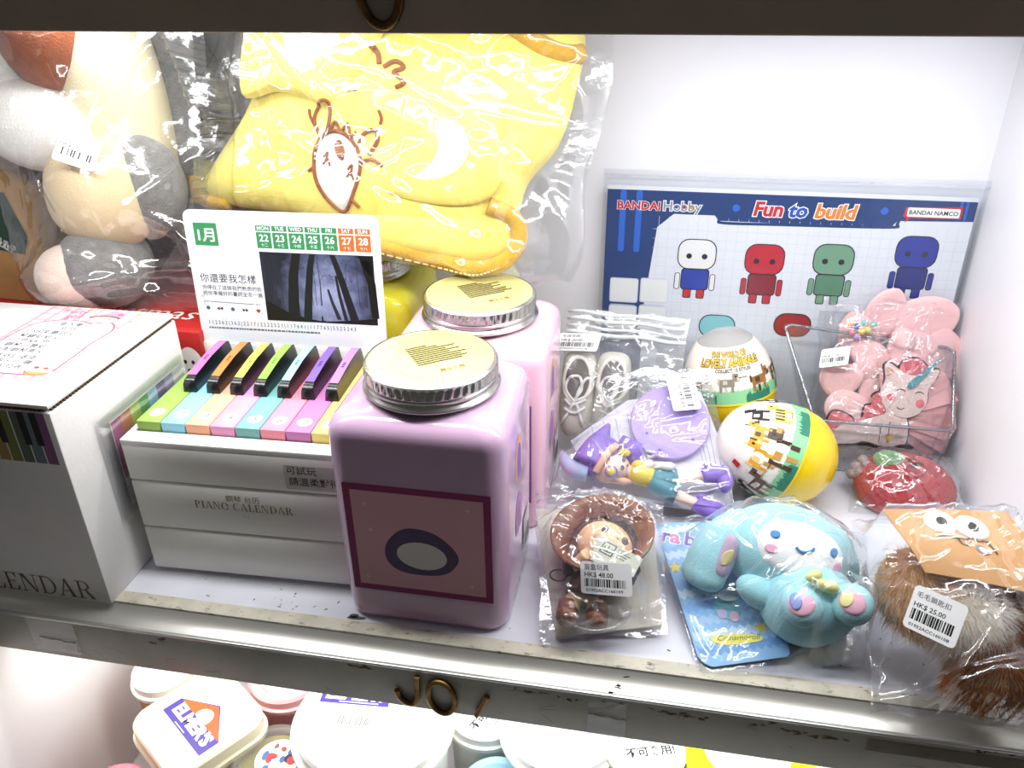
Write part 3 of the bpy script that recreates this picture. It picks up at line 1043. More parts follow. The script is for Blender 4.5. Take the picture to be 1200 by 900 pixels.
pr.lay(); trunk([(.505, .02), (.505, .10)], .0012, .0008, '#0c0c0c'); trunk([(.52, .02), (.52, .03)], .004, .001, '#0c0c0c')
pr.z = .00013
pr.text('你還要我怎樣', .0052, .0495, .0068, '#2a2c30'); pr.text('你停在了這條我們熟悉的街', .0058, .0440, .0036, '#4b4e55'); pr.text('把你準備好的臺詞全念一遍', .0058, .0398, .0036, '#4b4e55')
pr.stroke([(.0100, .0350), (.0420, .0343)], .0004, '#5c5f66'); pr.text('00:00', .0055, .0346, .0016, '#5c5f66'); pr.text('04:24', .0430, .0338, .0016, '#5c5f66')
for k, x in enumerate((.0078, .0165, .0258, .0350, .0445)):
    y = .0304 - k * .0002
    if k in (1, 3):
        s_ = -1 if k == 1 else 1
        for q in (0, 1):
            pr.poly([(x + s_ * (q * .0022 - .002), y + .0012), (x + s_ * (q * .0022 + .0002), y), (x + s_ * (q * .0022 - .002), y - .0012)], '#23252b')
    elif k == 4:
        pr.ell(x - .0006, y + .0004, .0009, .0009, '#c9483c'); pr.ell(x + .0006, y + .0004, .0009, .0009, '#c9483c'); pr.poly([(x - .0014, y + .0001), (x + .0014, y + .0001), (x, y - .0016)], '#c9483c')
    else:
        pr.ell(x, y, .0014, .0014, '#4d6a80'); pr.ell(x, y, .0007, .0007, '#e8ecf2') if False else None
pr.text('1 1 2 3 6 2 | 3 6 2 | 2 2 1 7 1 2 2 2 2 5 2 1 | 1 1 7 6 4 1 | 1 1 7 7 6 5 | 5 5 2 5 2 4 3', .0062, .0185, .0040, '#35373d', sx=.80)
for q in range(46):
    if q % 3:
        pr.ell(.0066 + q * .00268, .0225, .0002, .0002, '#35373d', n=6)
pr.dashes(.0062, .0152, .122, 1, .002, '#6a6d74', seed=4, ch=.0012)
pr.build('month_print', card, M=Matrix.Translation((0, 0, .0007)))

# ================================================================== square jars with metal lids
LIDM = mat('lid_metal', '#c9c8c2', rough=.26, metal=1, vary=.04, vscale=30)
LIDTOP = mat('lid_top_yellow_reflection', '#f0e8a8', rough=.34, metal=.5, vary=.05, vscale=14, col2='#e6da84', coat=.5)  # metal lid top; the yellow blanket's reflection is painted into its colour


def jar(name, label, M, body, label_print=True, edge='#8a1f5c', fill='#d9a3ae', seed=1, stickers=True, group=None):
    t = thing(name, label, 'jar', M @ Matrix.Diagonal((1, 1, 1, 1)), group)
    zs = 1.022
    h = .0500; hy = .0455
    b = MB()
    R = []
    for dx, r, z in ((.012, .008, .0008), (.006, .010, 0), (.0022, .011, .0016), (.0008, .012, .0055), (.0004, .012, .012), (0, .012, .070), (0, .012, .1270), (.0006, .012, .1320), (.0026, .0125, .1362), (.0065, .0135, .1392), (.0115, .014, .1408)):
        R.append(rsq(h - dx, hy - dx, r, z, 9))
    n = len(R[0])
    for rr, z in ((.0365, .1416), (.0350, .1424), (.0345, .146)):
        ring = []
        for p in rsq(h, hy, .012, 0, 9):
            a = math.atan2(p[1], p[0]); ring.append((rr * math.cos(a), rr * math.sin(a), z))
        R.append(ring)
    b.rings(R, body, cap0=True, cap1=True)
    b.build('body', t, smooth=60)
    b = MB()
    prof = [(.0372, .1436), (.0386, .1438), (.0390, .1446), (.0386, .1454), (.0371, .1462), (.0366, .1475), (.0372, .1492), (.0366, .1500), (.0372, .1506), (.0376, .1512), (.0376, .1560), (.0372, .1566), (.0374, .1574), (.0366, .1584), (.0352, .1586)]
    b.lathe(prof, LIDM, n=192, knurl=((9, 10), .0007))
    b.build('lid_ring', t, smooth=50)
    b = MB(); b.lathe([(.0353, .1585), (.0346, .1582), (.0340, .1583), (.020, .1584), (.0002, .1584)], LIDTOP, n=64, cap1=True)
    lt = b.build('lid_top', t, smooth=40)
    pr = Print(); m_ = flat('#c9c19a')
    pr.ring(arc(0, -.004, .0205, .0205, n=48), arc(0, -.004, .0202, .0202, n=48), '#b9b38e'); pr.lay()
    pr.dashes(-.0145, .0095, [.012, .017, .026, .021, .027, .021, .029, .027, .029, .024], 10, .0024, '#15150f', seed=seed, ch=.0013, rot=22, gap=.15)
    pr.text('禁止食用', .0060, -.0178, .0036, '#d6502a', bold=.02, rot=22)
    pr.build('warning_print', lt, M=Matrix.Translation((0, 0, .1585)) @ Matrix.Rotation(math.radians(14), 4, 'Z'))
    if label_print:
        pr = Print(); L_ = .0420; z0, z1 = .0250, .1010
        pr.rect(-L_, z0, L_, z1, edge); pr.lay(); pr.rect(-L_ + .0042, z0 + .0042, L_ - .0042, z1 - .0042, fill); pr.lay()
        # plain rounded badge in place of the printed mascot
        pr.poly(smoothpoly(mm([(-19, 62), (-8, 73), (8, 72), (20, 62), (22, 52), (12, 42), (-10, 41), (-20, 49)]), 6), '#4a3a5e'); pr.lay()
        pr.ell(.001, .0545, .0148, .0098, '#d9d4cf', rot=-3); pr.lay()
        for x, y in ((-30, 88), (29, 90), (-33, 35), (30, 36), (-28, 70)):
            pr.poly(mm([(x, y + 2), (x + .5, y + .5), (x + 2, y), (x + .5, y - .5), (x, y - 2), (x - .5, y - .5), (x - 2, y), (x - .5, y + .5)]), '#e7c3ca')
        pr.build('front_label', t, M=frame((0, -hy - .00015, 0), 0, 90))
    if stickers:
        pr = Print()
        for (y, z, s, c1, c2) in ((-.004, .100, 1.0, '#e2a68f', '#7a5fae'), (-.006, .062, .9, '#b887b8', '#9a6aa8')):
            o = arc(y, z, .0105 * s, .0150 * s, 0, 180, 18); pr.poly(o + [(y - .0105 * s, z - .012), (y + .0105 * s, z - .012)], c1); pr.lay()
            o = arc(y, z, .0060 * s, .0095 * s, 0, 180, 16); pr.poly(o + [(y - .006 * s, z - .012), (y + .006 * s, z - .012)], c2); pr.lay()
        pr.rect(.010, .018, .030, .044, '#e9e4e6'); pr.lay(); pr.bars(.0115, .020, .017, .012, 5); pr.dashes(.0115, .041, .017, 4, .0024, '#4a4448', seed=2, ch=.0008)
        pr.build('side_sticker', t, M=frame((h + .0001, 0, 0), 90, 90))
    return t


JP = mat('lilac_glossy_plastic', '#c8a6c2', rough=.16, coat=.6, sss=.25, vary=.01)
JK = mat('pink_glossy_plastic', '#f7c6d8', rough=.2, coat=.5, sss=.3, vary=.01)
JY = mat('yellow_glossy_plastic', '#e6e03c', rough=.2, coat=.5, sss=.2, vary=.01)
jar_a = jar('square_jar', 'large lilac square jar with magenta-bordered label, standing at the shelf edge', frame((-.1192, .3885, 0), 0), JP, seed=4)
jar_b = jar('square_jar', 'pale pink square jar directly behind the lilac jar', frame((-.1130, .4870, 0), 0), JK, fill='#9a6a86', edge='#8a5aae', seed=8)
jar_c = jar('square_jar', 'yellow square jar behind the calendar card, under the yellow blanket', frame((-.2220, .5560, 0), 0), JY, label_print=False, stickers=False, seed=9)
# ================================================================== gift box, kraft box and grey plush (left rear)
RED = mat('red_printed_board', '#b3211f', rough=.42, vary=.04, coat=.1)
gb = thing('gift_box', 'red Christmas gift box with white lettering and snowman, behind the white carton', 'box', (-.55, .468, 0))
b = MB(); b.bbox(0, .238, 0, .15, 0, .122, RED, bev=.0015); b.build('body', gb)
b = MB(); b.bbox(-.0015, .2395, -.0015, .1515, .100, .1240, RED, bev=.0015); b.build('lid', gb)
pr = Print()
pr.text('Merry', .078, .052, .030, '#f5efe8', shear=.15); pr.text('Christmas', .112, .018, .0270, '#f5efe8', shear=.15)
pr.build('white_lettering', gb, M=Matrix.Translation((0, 0, .1240)))
pr = Print()   # snowman on the lid corner, bear on the front side
pr.ell(.2265, .050, .013, .012, '#f4f6f4'); pr.lay(); pr.poly(mm([(223, 62), (237, 56), (237, 66), (226, 70)]), '#2f8a63'); pr.ell(.2225, .051, .0016, .0016, '#27304f'); pr.ell(.2285, .053, .0016, .0016, '#27304f'); pr.poly(mm([(233, 44), (237, 40), (237, 49)]), '#2f8a63')
pr.build('snowman_print', gb, M=Matrix.Translation((0, 0, .1241)))
pr = Print(); pr.ell(.2290, .094, .0105, .018, '#f2f1ee'); pr.ell(.226, .066, .012, .012, '#f2f1ee'); pr.lay(); pr.ell(.2245, .100, .0013, .0016, '#20222a'); pr.ell(.2305, .100, .0013, .0016, '#20222a'); pr.ell(.2270, .093, .0022, .0016, '#20222a')
pr.stroke(arc(.2275, .082, .006, .004, 200, 340, 10), .0006, '#20222a')
pr.build('bear_print', gb, M=frame((0, -.0017, 0), 0, 90))

kb = thing('kraft_box', 'brown kraft paper box with dark green label at the far left edge', 'box', frame((-.494, .500, .1245), -4, 0))
KR = mat('kraft_paper', '#b58b55', rough=.75, vary=.06, vscale=80, bump=.1, bscale=300)
b = MB(); b.prism(mm([(-50, 0), (44, 0), (48, 22), (46, 50), (38, 84), (28, 96), (-50, 96)]), -.070, 0, KR, M=frame((0, 0, 0), 0, 90)); b.build('body', kb, smooth=20)
pr = Print(); pr.poly(mm([(-45, 45), (36, 38), (43, 52), (34, 84), (-45, 90)]), '#1f3a2c'); pr.lay()
pr.text('CHINESE HANDICRAFT', -.028, .066, .0058, '#e9eee8', rot=-28, bold=.01); pr.text('精品手作', .008, .050, .0056, '#e9eee8', rot=-28, bold=.01); pr.stroke(mm([(14, 44), (24, 39)]), .0006, '#e9eee8')
pr.build('green_label', kb, M=frame((0, -.0002, 0), 0, 90))

GREY = mat('grey_plush', '#8d8a86', rough=.95, bump=.9, bscale=700, vary=.14, vscale=160, sheen=.35)
CREAM = mat('cream_plush', '#f6e8bf', rough=.95, bump=.4, bscale=900, vary=.03, sheen=.3)
WHITEP = mat('white_plush', '#f4f1ea', rough=.95, bump=.4, bscale=700, vary=.03, sheen=.3)
RUSTP = mat('rust_plush', '#a4552c', rough=.95, bump=.6, bscale=700, vary=.12, vscale=160, sheen=.3)
BEIGE = mat('beige_plush', '#ecd3a6', rough=.95, bump=.4, bscale=900, vary=.03, sheen=.3)
SOLE = mat('pale_pink_plush', '#f6dccb', rough=.95, bump=.4, bscale=900, vary=.02, sheen=.3)
STITCH = mat('dark_stitching', '#4a4a4a', rough=.9)


def lump(amp, seed):
    r = random.Random(seed); P = [r.uniform(0, 6) for _ in range(3)]
    return lambda d: amp * (math.sin(4 * d.x + P[0]) * math.cos(3 * d.z + P[1]) + .5 * math.sin(7 * d.y + P[2] + 3 * d.x))


pl = thing('plush_toy', 'large grey and cream plush toy with rust patch, in the left bag', 'plush toy', (-.37, .54, .125))


def pblob(name, c, r, m, rot=None, amp=.03, seed=1, par=None):
    b = MB(); b.ell(tuple(Vector(c) - Vector((-.37, .54, .125))), r, m, rot, bumpf=lump(amp, seed)); return b.build(name, par or pl, smooth=180)


body = pblob('body', (-.386, .590, .232), (.062, .042, .105), GREY, rotm(0, -6, 0), .02, 3)
belly = pblob('belly', (-.385, .542, .268), (.034, .034, .105), CREAM, rotm(0, -4, 0), .02, 4)
pblob('head_patch', (-.414, .526, .312), (.036, .030, .040), RUSTP, rotm(0, 0, 0), .02, 5)
pblob('muzzle', (-.432, .515, .252), (.048, .030, .030), WHITEP, rotm(0, 8, 0), .03, 6)
pblob('face', (-.462, .532, .312), (.036, .033, .050), WHITEP, None, .02, 7)
pblob('lower_leg', (-.392, .512, .208), (.040, .034, .042), BEIGE, rotm(0, 10, 0), .03, 8)
pblob('hand', (-.358, .520, .213), (.024, .022, .034), GREY, rotm(0, -12, 0), .03, 9)
ft = pblob('foot', (-.396, .500, .156), (.033, .036, .030), GREY, rotm(0, 20, 0), .03, 10)
b = MB(); b.ell(tuple(Vector((-.410, .484, .1510)) - Vector((-.37, .54, .125))), (.0275, .0235, .0250), SOLE, rotm(0, 30, 15)); b.build('sole', ft, smooth=180)
b = MB()
for z in (.250, .240):
    b.tube([(-.37 + .37 + x - 0, 0, 0) for x in ()] or [tuple(Vector((-.335 + k * .0055, .5495 + k * .0016, z + .0016 * math.sin(k * .9) + k * .0006)) - Vector((-.37, .54, .125))) for k in range(7)], .0011, STITCH, n=6)
b.build('claw_stitching', body)

FILM = film('clear_film', haze=.025)
FILM2 = film('clear_film_grey', haze=.05, base=.09, hazecol=(.8, .8, .8))
Mp = frame((-.40, .480, .128), 0, 76)
pb, hf = bag('plastic_bag', 'large clear bag around the grey and cream plush at upper left', Mp, [(-42, -6), (100, 6), (92, 205), (-102, 205)], [pl], FILM, n=(80, 90), seed=3, crease=.0030, ncrease=44, hmax=.25, back=.012, wav=.03, crumple=.0022)
price_tag(pb, on_film(hf, .020, .112, -10), .026, .021, 'Toys', 'HK$ 88.00', '01952ACC160112', 3)

# ================================================================== yellow hooded blanket in its bag
YEL = mat('yellow_velour', '#faea78', rough=.85, bump=.18, bscale=800, vary=.02, sheen=.35, col2='#f6e264')
GOLDT = mat('golden_knit_trim', '#eab42a', rough=.85, bump=.7, bscale=1400, vary=.08, vscale=300, sheen=.2)
PATCHW = mat('white_felt_patch', '#f7f7f1', rough=.9, bump=.4, bscale=900, vary=.03)
BRN = mat('brown_embroidery', '#a2562a', rough=.75, bump=.6, bscale=1600, vary=.15, vscale=400)
Mb = frame((-.15, .533, .163), 0, 72)
bl = thing('blanket', 'folded yellow hooded baby blanket with embroidered brown face, lying on the jar lids', 'blanket', Mb)
mbk = MB()
outl = smoothpoly(mm([(-184, 40), (-160, 31), (-125, 28), (-90, 23), (-47, 15), (-10, 12), (27, 10), (50, 18), (54, 34), (60, 55), (78, 78), (88, 110), (90, 156), (40, 158), (-60, 158), (-122, 156), (-134, 128), (-148, 96), (-172, 62)]), 5)
puff(mbk, outl, .024, YEL, center=(-.035, .085), nr=22, p=4.5, ripple=.03, seed=4)
body = mbk.build('body', bl, smooth=180)
mbk = MB(); puff(mbk, smoothpoly(mm([(-60, 12), (-20, 2), (10, -2), (35, -3), (52, 8), (53, 28), (30, 36), (-20, 34), (-60, 30)]), 6), .020, YEL, z0=.004, nr=12, p=3, ripple=.06, seed=7)
roll = mbk.build('folded_roll', bl, smooth=180)
mbk = MB(); puff(mbk, smoothpoly(mm([(-140, 106), (-135, 150), (-110, 158), (-40, 158), (-46, 135), (-60, 114), (-78, 99), (-92, 104), (-114, 108)]), 6), .012, YEL, z0=.022, nr=12, p=3, seed=9, ripple=.03)
ear = mbk.build('ear_flap', bl, smooth=180)
mbk = MB(); puff(mbk, smoothpoly(mm([(-20, 112), (-26, 80), (-36, 48), (-20, 40), (12, 37), (36, 42), (46, 58), (44, 84), (40, 112)]), 6), .007, YEL, z0=.024, nr=12, p=4, seed=2, ripple=.02)
ear2 = mbk.build('ear_flap', bl, smooth=180)
bvb = make_bvh([body, roll, ear, ear2], Mb)


def dtube(name, pts, r, m, lift=.0004, par=bl, n=6, flat_=1, closed=False):
    b = MB(); P = drape_pts(bvb, smoothpoly(mm(pts), 6, closed), lift); b.tube(P, r, m, n=8, flatten=flat_, closed=closed); return b.build(name, par, smooth=180)


b = MB(); b.tube(smoothpoly([(x / 1000, y / 1000, z / 1000) for x, y, z in ((-100, 21, 6), (-70, 13, 12), (-47, 8, 16), (3, -1, 19), (30, -5, 19), (49, 2, 16), (57, 17, 13), (52, 31, 14), (36, 38, 20))], 6, False), .0058, GOLDT, n=12); trim = b.build('trim', bl, smooth=180)
b = MB(); P_ = smoothpoly([(x / 1000, y / 1000, z / 1000) for x, y, z in ((-90, 15, 13.5), (-47, 4, 21), (3, -5, 24.6), (30, -9, 24.6), (47, -2, 21.4))], 8, False)
for i in range(0, len(P_) - 1, 1):
    a, c = Vector(P_[i]), Vector(P_[i + 1]); b.tube([a.lerp(c, .1)[:], a.lerp(c, .75)[:]], .0006, mat('pale_thread', '#f6ecb4', rough=.7), n=5)
o_ = b.build('seam_stitches', trim, smooth=0); o_['kind'] = 'stuff'
b = MB(); b.tube(smoothpoly([(x / 1000, y / 1000, z / 1000) for x, y, z in ((-190, 46, 2), (-189, 36, 4), (-180, 33, 6), (-165, 33, 7))], 5, False), [.0045] * 6 + [.0055] * 6 + [.004] * 4, GOLDT, n=10) if False else b.tube(smoothpoly([(x / 1000, y / 1000, z / 1000) for x, y, z in ((-188, 50, 2), (-187, 40, 4), (-178, 34, 6), (-160, 33, 6))], 5, False), .0055, GOLDT, n=10); b.build('trim', bl, smooth=180)
b = MB(); b.tube(smoothpoly([(x / 1000, y / 1000, z / 1000) for x, y, z in ((40, 158, 20), (52, 150, 20), (66, 141, 17), (80, 137, 12), (92, 138, 5))], 5, False), .0065, GOLDT, n=10); b.build('trim', bl, smooth=180)
b = MB(); drape_patch(b, bvb, smoothpoly(mm([(-102, 154), (-104, 138), (-98, 126), (-90, 118), (-81, 126), (-70, 134), (-63, 139), (-69, 147), (-76, 154)]), 5), PATCHW, .0014); b.build('ear_patch', bl, smooth=180)
b = MB(); drape_patch(b, bvb, smoothpoly(mm([(0, 90), (9, 91), (19, 86), (24, 77), (22, 66), (13, 57), (-2, 52), (-13, 54), (-3, 62), (3, 74)]), 5), PATCHW, .0014, center=(.012, .070)); b.build('ear_patch', bl, smooth=180)
face = smoothpoly(mm([(-87, 65), (-83, 77), (-74, 83), (-64, 81), (-56, 73), (-53, 61), (-57, 46), (-66, 30), (-76, 35), (-85, 49)]), 5)
b = MB(); drape_patch(b, bvb, face, PATCHW, .0010); fp = b.build('face_patch', bl, smooth=180)
dtube('face_outline', [(-87, 65), (-83, 77), (-74, 83), (-64, 81), (-56, 73), (-53, 61), (-57, 46), (-66, 30), (-76, 35), (-85, 49)], .0013, BRN, .0010, fp, closed=True)
b = MB(); drape_patch(b, bvb, smoothpoly(mm([(-72, 75), (-68, 78), (-64.5, 73), (-64, 67), (-66, 63), (-71, 68)]), 4), BRN, .0022); b.build('nose', fp, smooth=180)
for nm, pts, r in (('ear', [(-81, 78), (-86, 90), (-82, 100), (-76, 102), (-74.5, 94), (-77, 83)], .0012), ('ear', [(-56, 72), (-50, 82), (-42, 84), (-41, 77), (-47, 68)], .0014), ('ear', [(-82, 80), (-89, 92), (-90, 97)], .0010), ('arm', [(-53, 63), (-45, 65), (-37, 61)], .0013), ('leg', [(-60, 38), (-55, 33)], .0012), ('leg', [(-86, 60), (-91, 56)], .0010),
                   ('tuft', [(-75, 83), (-71, 89), (-67, 83), (-62, 88), (-60, 79), (-56, 83)], .0011), ('mouth', [(-80, 66), (-77, 69), (-78, 63)], .0008), ('mouth', [(-80, 61), (-77, 65), (-75, 60)], .0007), ('mouth', [(-62, 58), (-59, 61), (-60, 54)], .0008), ('mouth', [(-63, 53), (-60, 56), (-58, 51)], .0007),
                   ('stitched_hair', [(-46, 138), (-42, 133), (-41, 127)], .0018), ('stitched_hair', [(-38, 125), (-30, 129), (-24, 125), (-31, 122), (-26, 118), (-23, 115), (-29, 112)], .0015), ('stitched_brow', [(-62, 109), (-59, 111), (-56, 109)], .0010), ('stitched_brow', [(-40, 97), (-38, 92), (-39, 88)], .0011)):
    dtube(nm, pts, r, BRN, .0012, bl)
Mbb = frame((-.15, .536, .163), 0, 72)
pb2, hf2 = bag('plastic_bag', 'large clear crinkled bag around the yellow blanket', Mbb, [(-200, -4), (92, -13), (112, 156), (-178, 160)], [bl], FILM, n=(110, 90), seed=8, crease=.0034, ncrease=70, wav=.035, back=.011, crumple=.0022, hmax=.2)

# ================================================================== poster sheet in a sleeve on the back wall
Mo = frame((.09, .6215, .0008), 0, 88)
po = thing('poster_sheet', 'blue bordered cardboard poster sheet in a clear sleeve against the back wall', 'poster', Mo)
b = MB(); b.box(-.131, .136, 0, .1945, -.0012, 0, mat('poster_board', '#eceef3', rough=.35, vary=.01)); b.build('board', po, smooth=0)
pr = Print(); NAVY = '#1f3f78'; BL2 = '#2f6ad0'
pr.rect(-.131, 0, .136, .1915, NAVY); pr.lay()
pr.poly(mm([(-97, 0), (-97, 100), (-91, 163), (-79, 174), (-48, 174), (-45, 170), (80, 170), (84, 175.5), (136, 177), (136, 0)]), '#e9ecf3'); pr.lay()
for k in range(30):
    x = -.090 + k * .0075; pr.rect(x, 0, x + .0003, .172, '#d7dbe6')
for k in range(22):
    y = .004 + k * .0075; pr.rect(-.094, y, .136, y + .0003, '#d7dbe6')
pr.lay()
pr.stroke(smoothpoly(mm([(-45, 176), (-44.5, 171), (-41, 168.5), (0, 169), (78, 170.5), (84, 173), (85, 178)]), 5, False), .0022, NAVY)
pr.lay()
for x in (-.1185, -.1062):
    pr.rect(x - .0024, .142, x + .0024, .1915, BL2, r=.0022)
for x in (.1245, .1285):
    pr.rect(x, .178, x + .0018, .1915, BL2)
pr.ell(-.0328, .1805, .0028, .0028, BL2); pr.ell(.0735, .1825, .0028, .0028, BL2); pr.lay()
for q, (t, x, c, s, bo) in enumerate((('BANDAI', -.1232, '#cf2233', .0090, .03), ('Hobby', -.0880, '#8d939e', .0105, .01))):
    pr.z = .0003; pr.text(t, x, .1765, s, '#f2f3f6', bold=.075, sx=1.02); pr.z = .00036; pr.text(t, x, .1765, s, c, bold=bo, sx=1.02)
for x, c in ((-.0776, '#2f55b0'), (-.0718, '#cf2233'), (-.0659, '#e9a32a')):
    pr.ell(x, .1796, .0014, .0014, c)
x = -.0205
for t, c, w in (('Fun', '#d32a33', .0262), ('to', '#2b55c0', .0187), ('build', '#ee8a2a', .035)):
    pr.z = .0003; pr.text(t, x, .1755, .0150, '#ffffff', bold=.085, shear=.16); pr.z = .00036; pr.text(t, x, .1755, .0150, c, bold=.035, shear=.16); x += w
pr.z = .0003; pr.poly(mm([(88, 186), (127, 187.5), (127, 179), (92, 178), (89, 174), (90, 178), (87, 179)]), '#d32a33'); pr.lay(); pr.rect(.0895, .1792, .1255, .1860, '#ffffff', r=.001); pr.lay()
pr.text('BANDAI NAMCO', .1075, .1810, .0044, '#25262c', align='CENTER', bold=.02)
# plain coloured block figures stand in for the printed robots
pr.z = .00028
for (xc, y0, head, bodyc, ac) in ((-.0585, .106, '#f2f2f0', '#2f44a8', '#cf2a30'), (-.0068, .1045, '#c4283a', '#8c1f30', '#c4283a'), (.0440, .1070, '#76a486', '#5d8b70', '#76a486'), (.1020, .1160, '#2a3a9c', '#24307c', '#2a3a9c')):
    z_ = pr.z
    for (X0_, Y0_, X1_, Y1_, c, r) in ((-15, 24, 15, 49, '#23262d', 9), (-14.2, 24.8, 14.2, 48.2, head, 8.4), (-11, 7, 11, 25, '#23262d', 3), (-10.2, 7.8, 10.2, 24, bodyc, 2.4), (-16, 7, -11.5, 21, '#23262d', 2), (11.5, 7, 16, 21, '#23262d', 2), (-15.4, 7.6, -12, 20.4, head, 1.4), (12, 7.6, 15.4, 20.4, head, 1.4), (-8.5, 0, -2, 8, '#23262d', 1.4), (2, 0, 8.5, 8, '#23262d', 1.4), (-7.8, .7, -2.7, 7.4, ac, 1), (2.7, .7, 7.8, 7.4, ac, 1)):
        pr.rect(xc + X0_ / 1000, y0 + Y0_ / 1000, xc + X1_ / 1000, y0 + Y1_ / 1000, c, r=r / 1000 * .98); pr.z += .00001
    pr.ell(xc - .006, y0 + .035, .0022, .0022, '#2b2e36'); pr.ell(xc + .006, y0 + .035, .0022, .0022, '#2b2e36')
    pr.z = z_
for (xc, y0, c) in ((-.037, .073, '#8fd0d6'), (.0215, .078, '#a8242c')):
    pr.rect(xc - .0145, y0, xc + .0145, y0 + .020, '#23262d', r=.009); pr.lay(); pr.rect(xc - .0137, y0 + .0008, xc + .0137, y0 + .0192, c, r=.0085)
for (x, y) in ((-.114, .1095), (-.0895, .1105), (-.114, .086), (-.0895, .087)):
    pr.z = .00028; pr.rect(x - .0115, y - .0105, x + .0115, y + .0105, '#dfe3e8', r=.002); pr.lay(); pr.rect(x - .0105, y - .0095, x + .0105, y + .0095, '#f3f4f2', r=.0015)
    pr.dashes(x - .010, y - .0132, .019, 1, .002, '#c9d2e6', seed=int(abs(x) * 1e4), ch=.0010)
pr.build('poster_print', po)
SLV = film('sleeve_clear', haze=.01, base=.015, k=.5)
b = MB(); b.box(-.1345, .1420, -.001, .2070, .0011, .0012, SLV); b.box(-.1345, .1420, -.001, .2070, -.0015, -.0014, SLV); b.box(-.1345, .1420, .2020, .2035, .0012, .00135, film('seal_film', haze=.15))
b.build('clear_sleeve', po, smooth=0)
# ================================================================== capsule eggs
EGGY = mat('yellow_capsule_plastic', '#f4cf12', rough=.16, coat=.6, vary=.01)
EGGW = mat('printed_sleeve_white', '#fbf3e6', rough=.18, coat=.5, vary=.01)
EGGC = film('clear_capsule', haze=.36, base=.06, k=.6, hazecol=(.86, .9, .92))


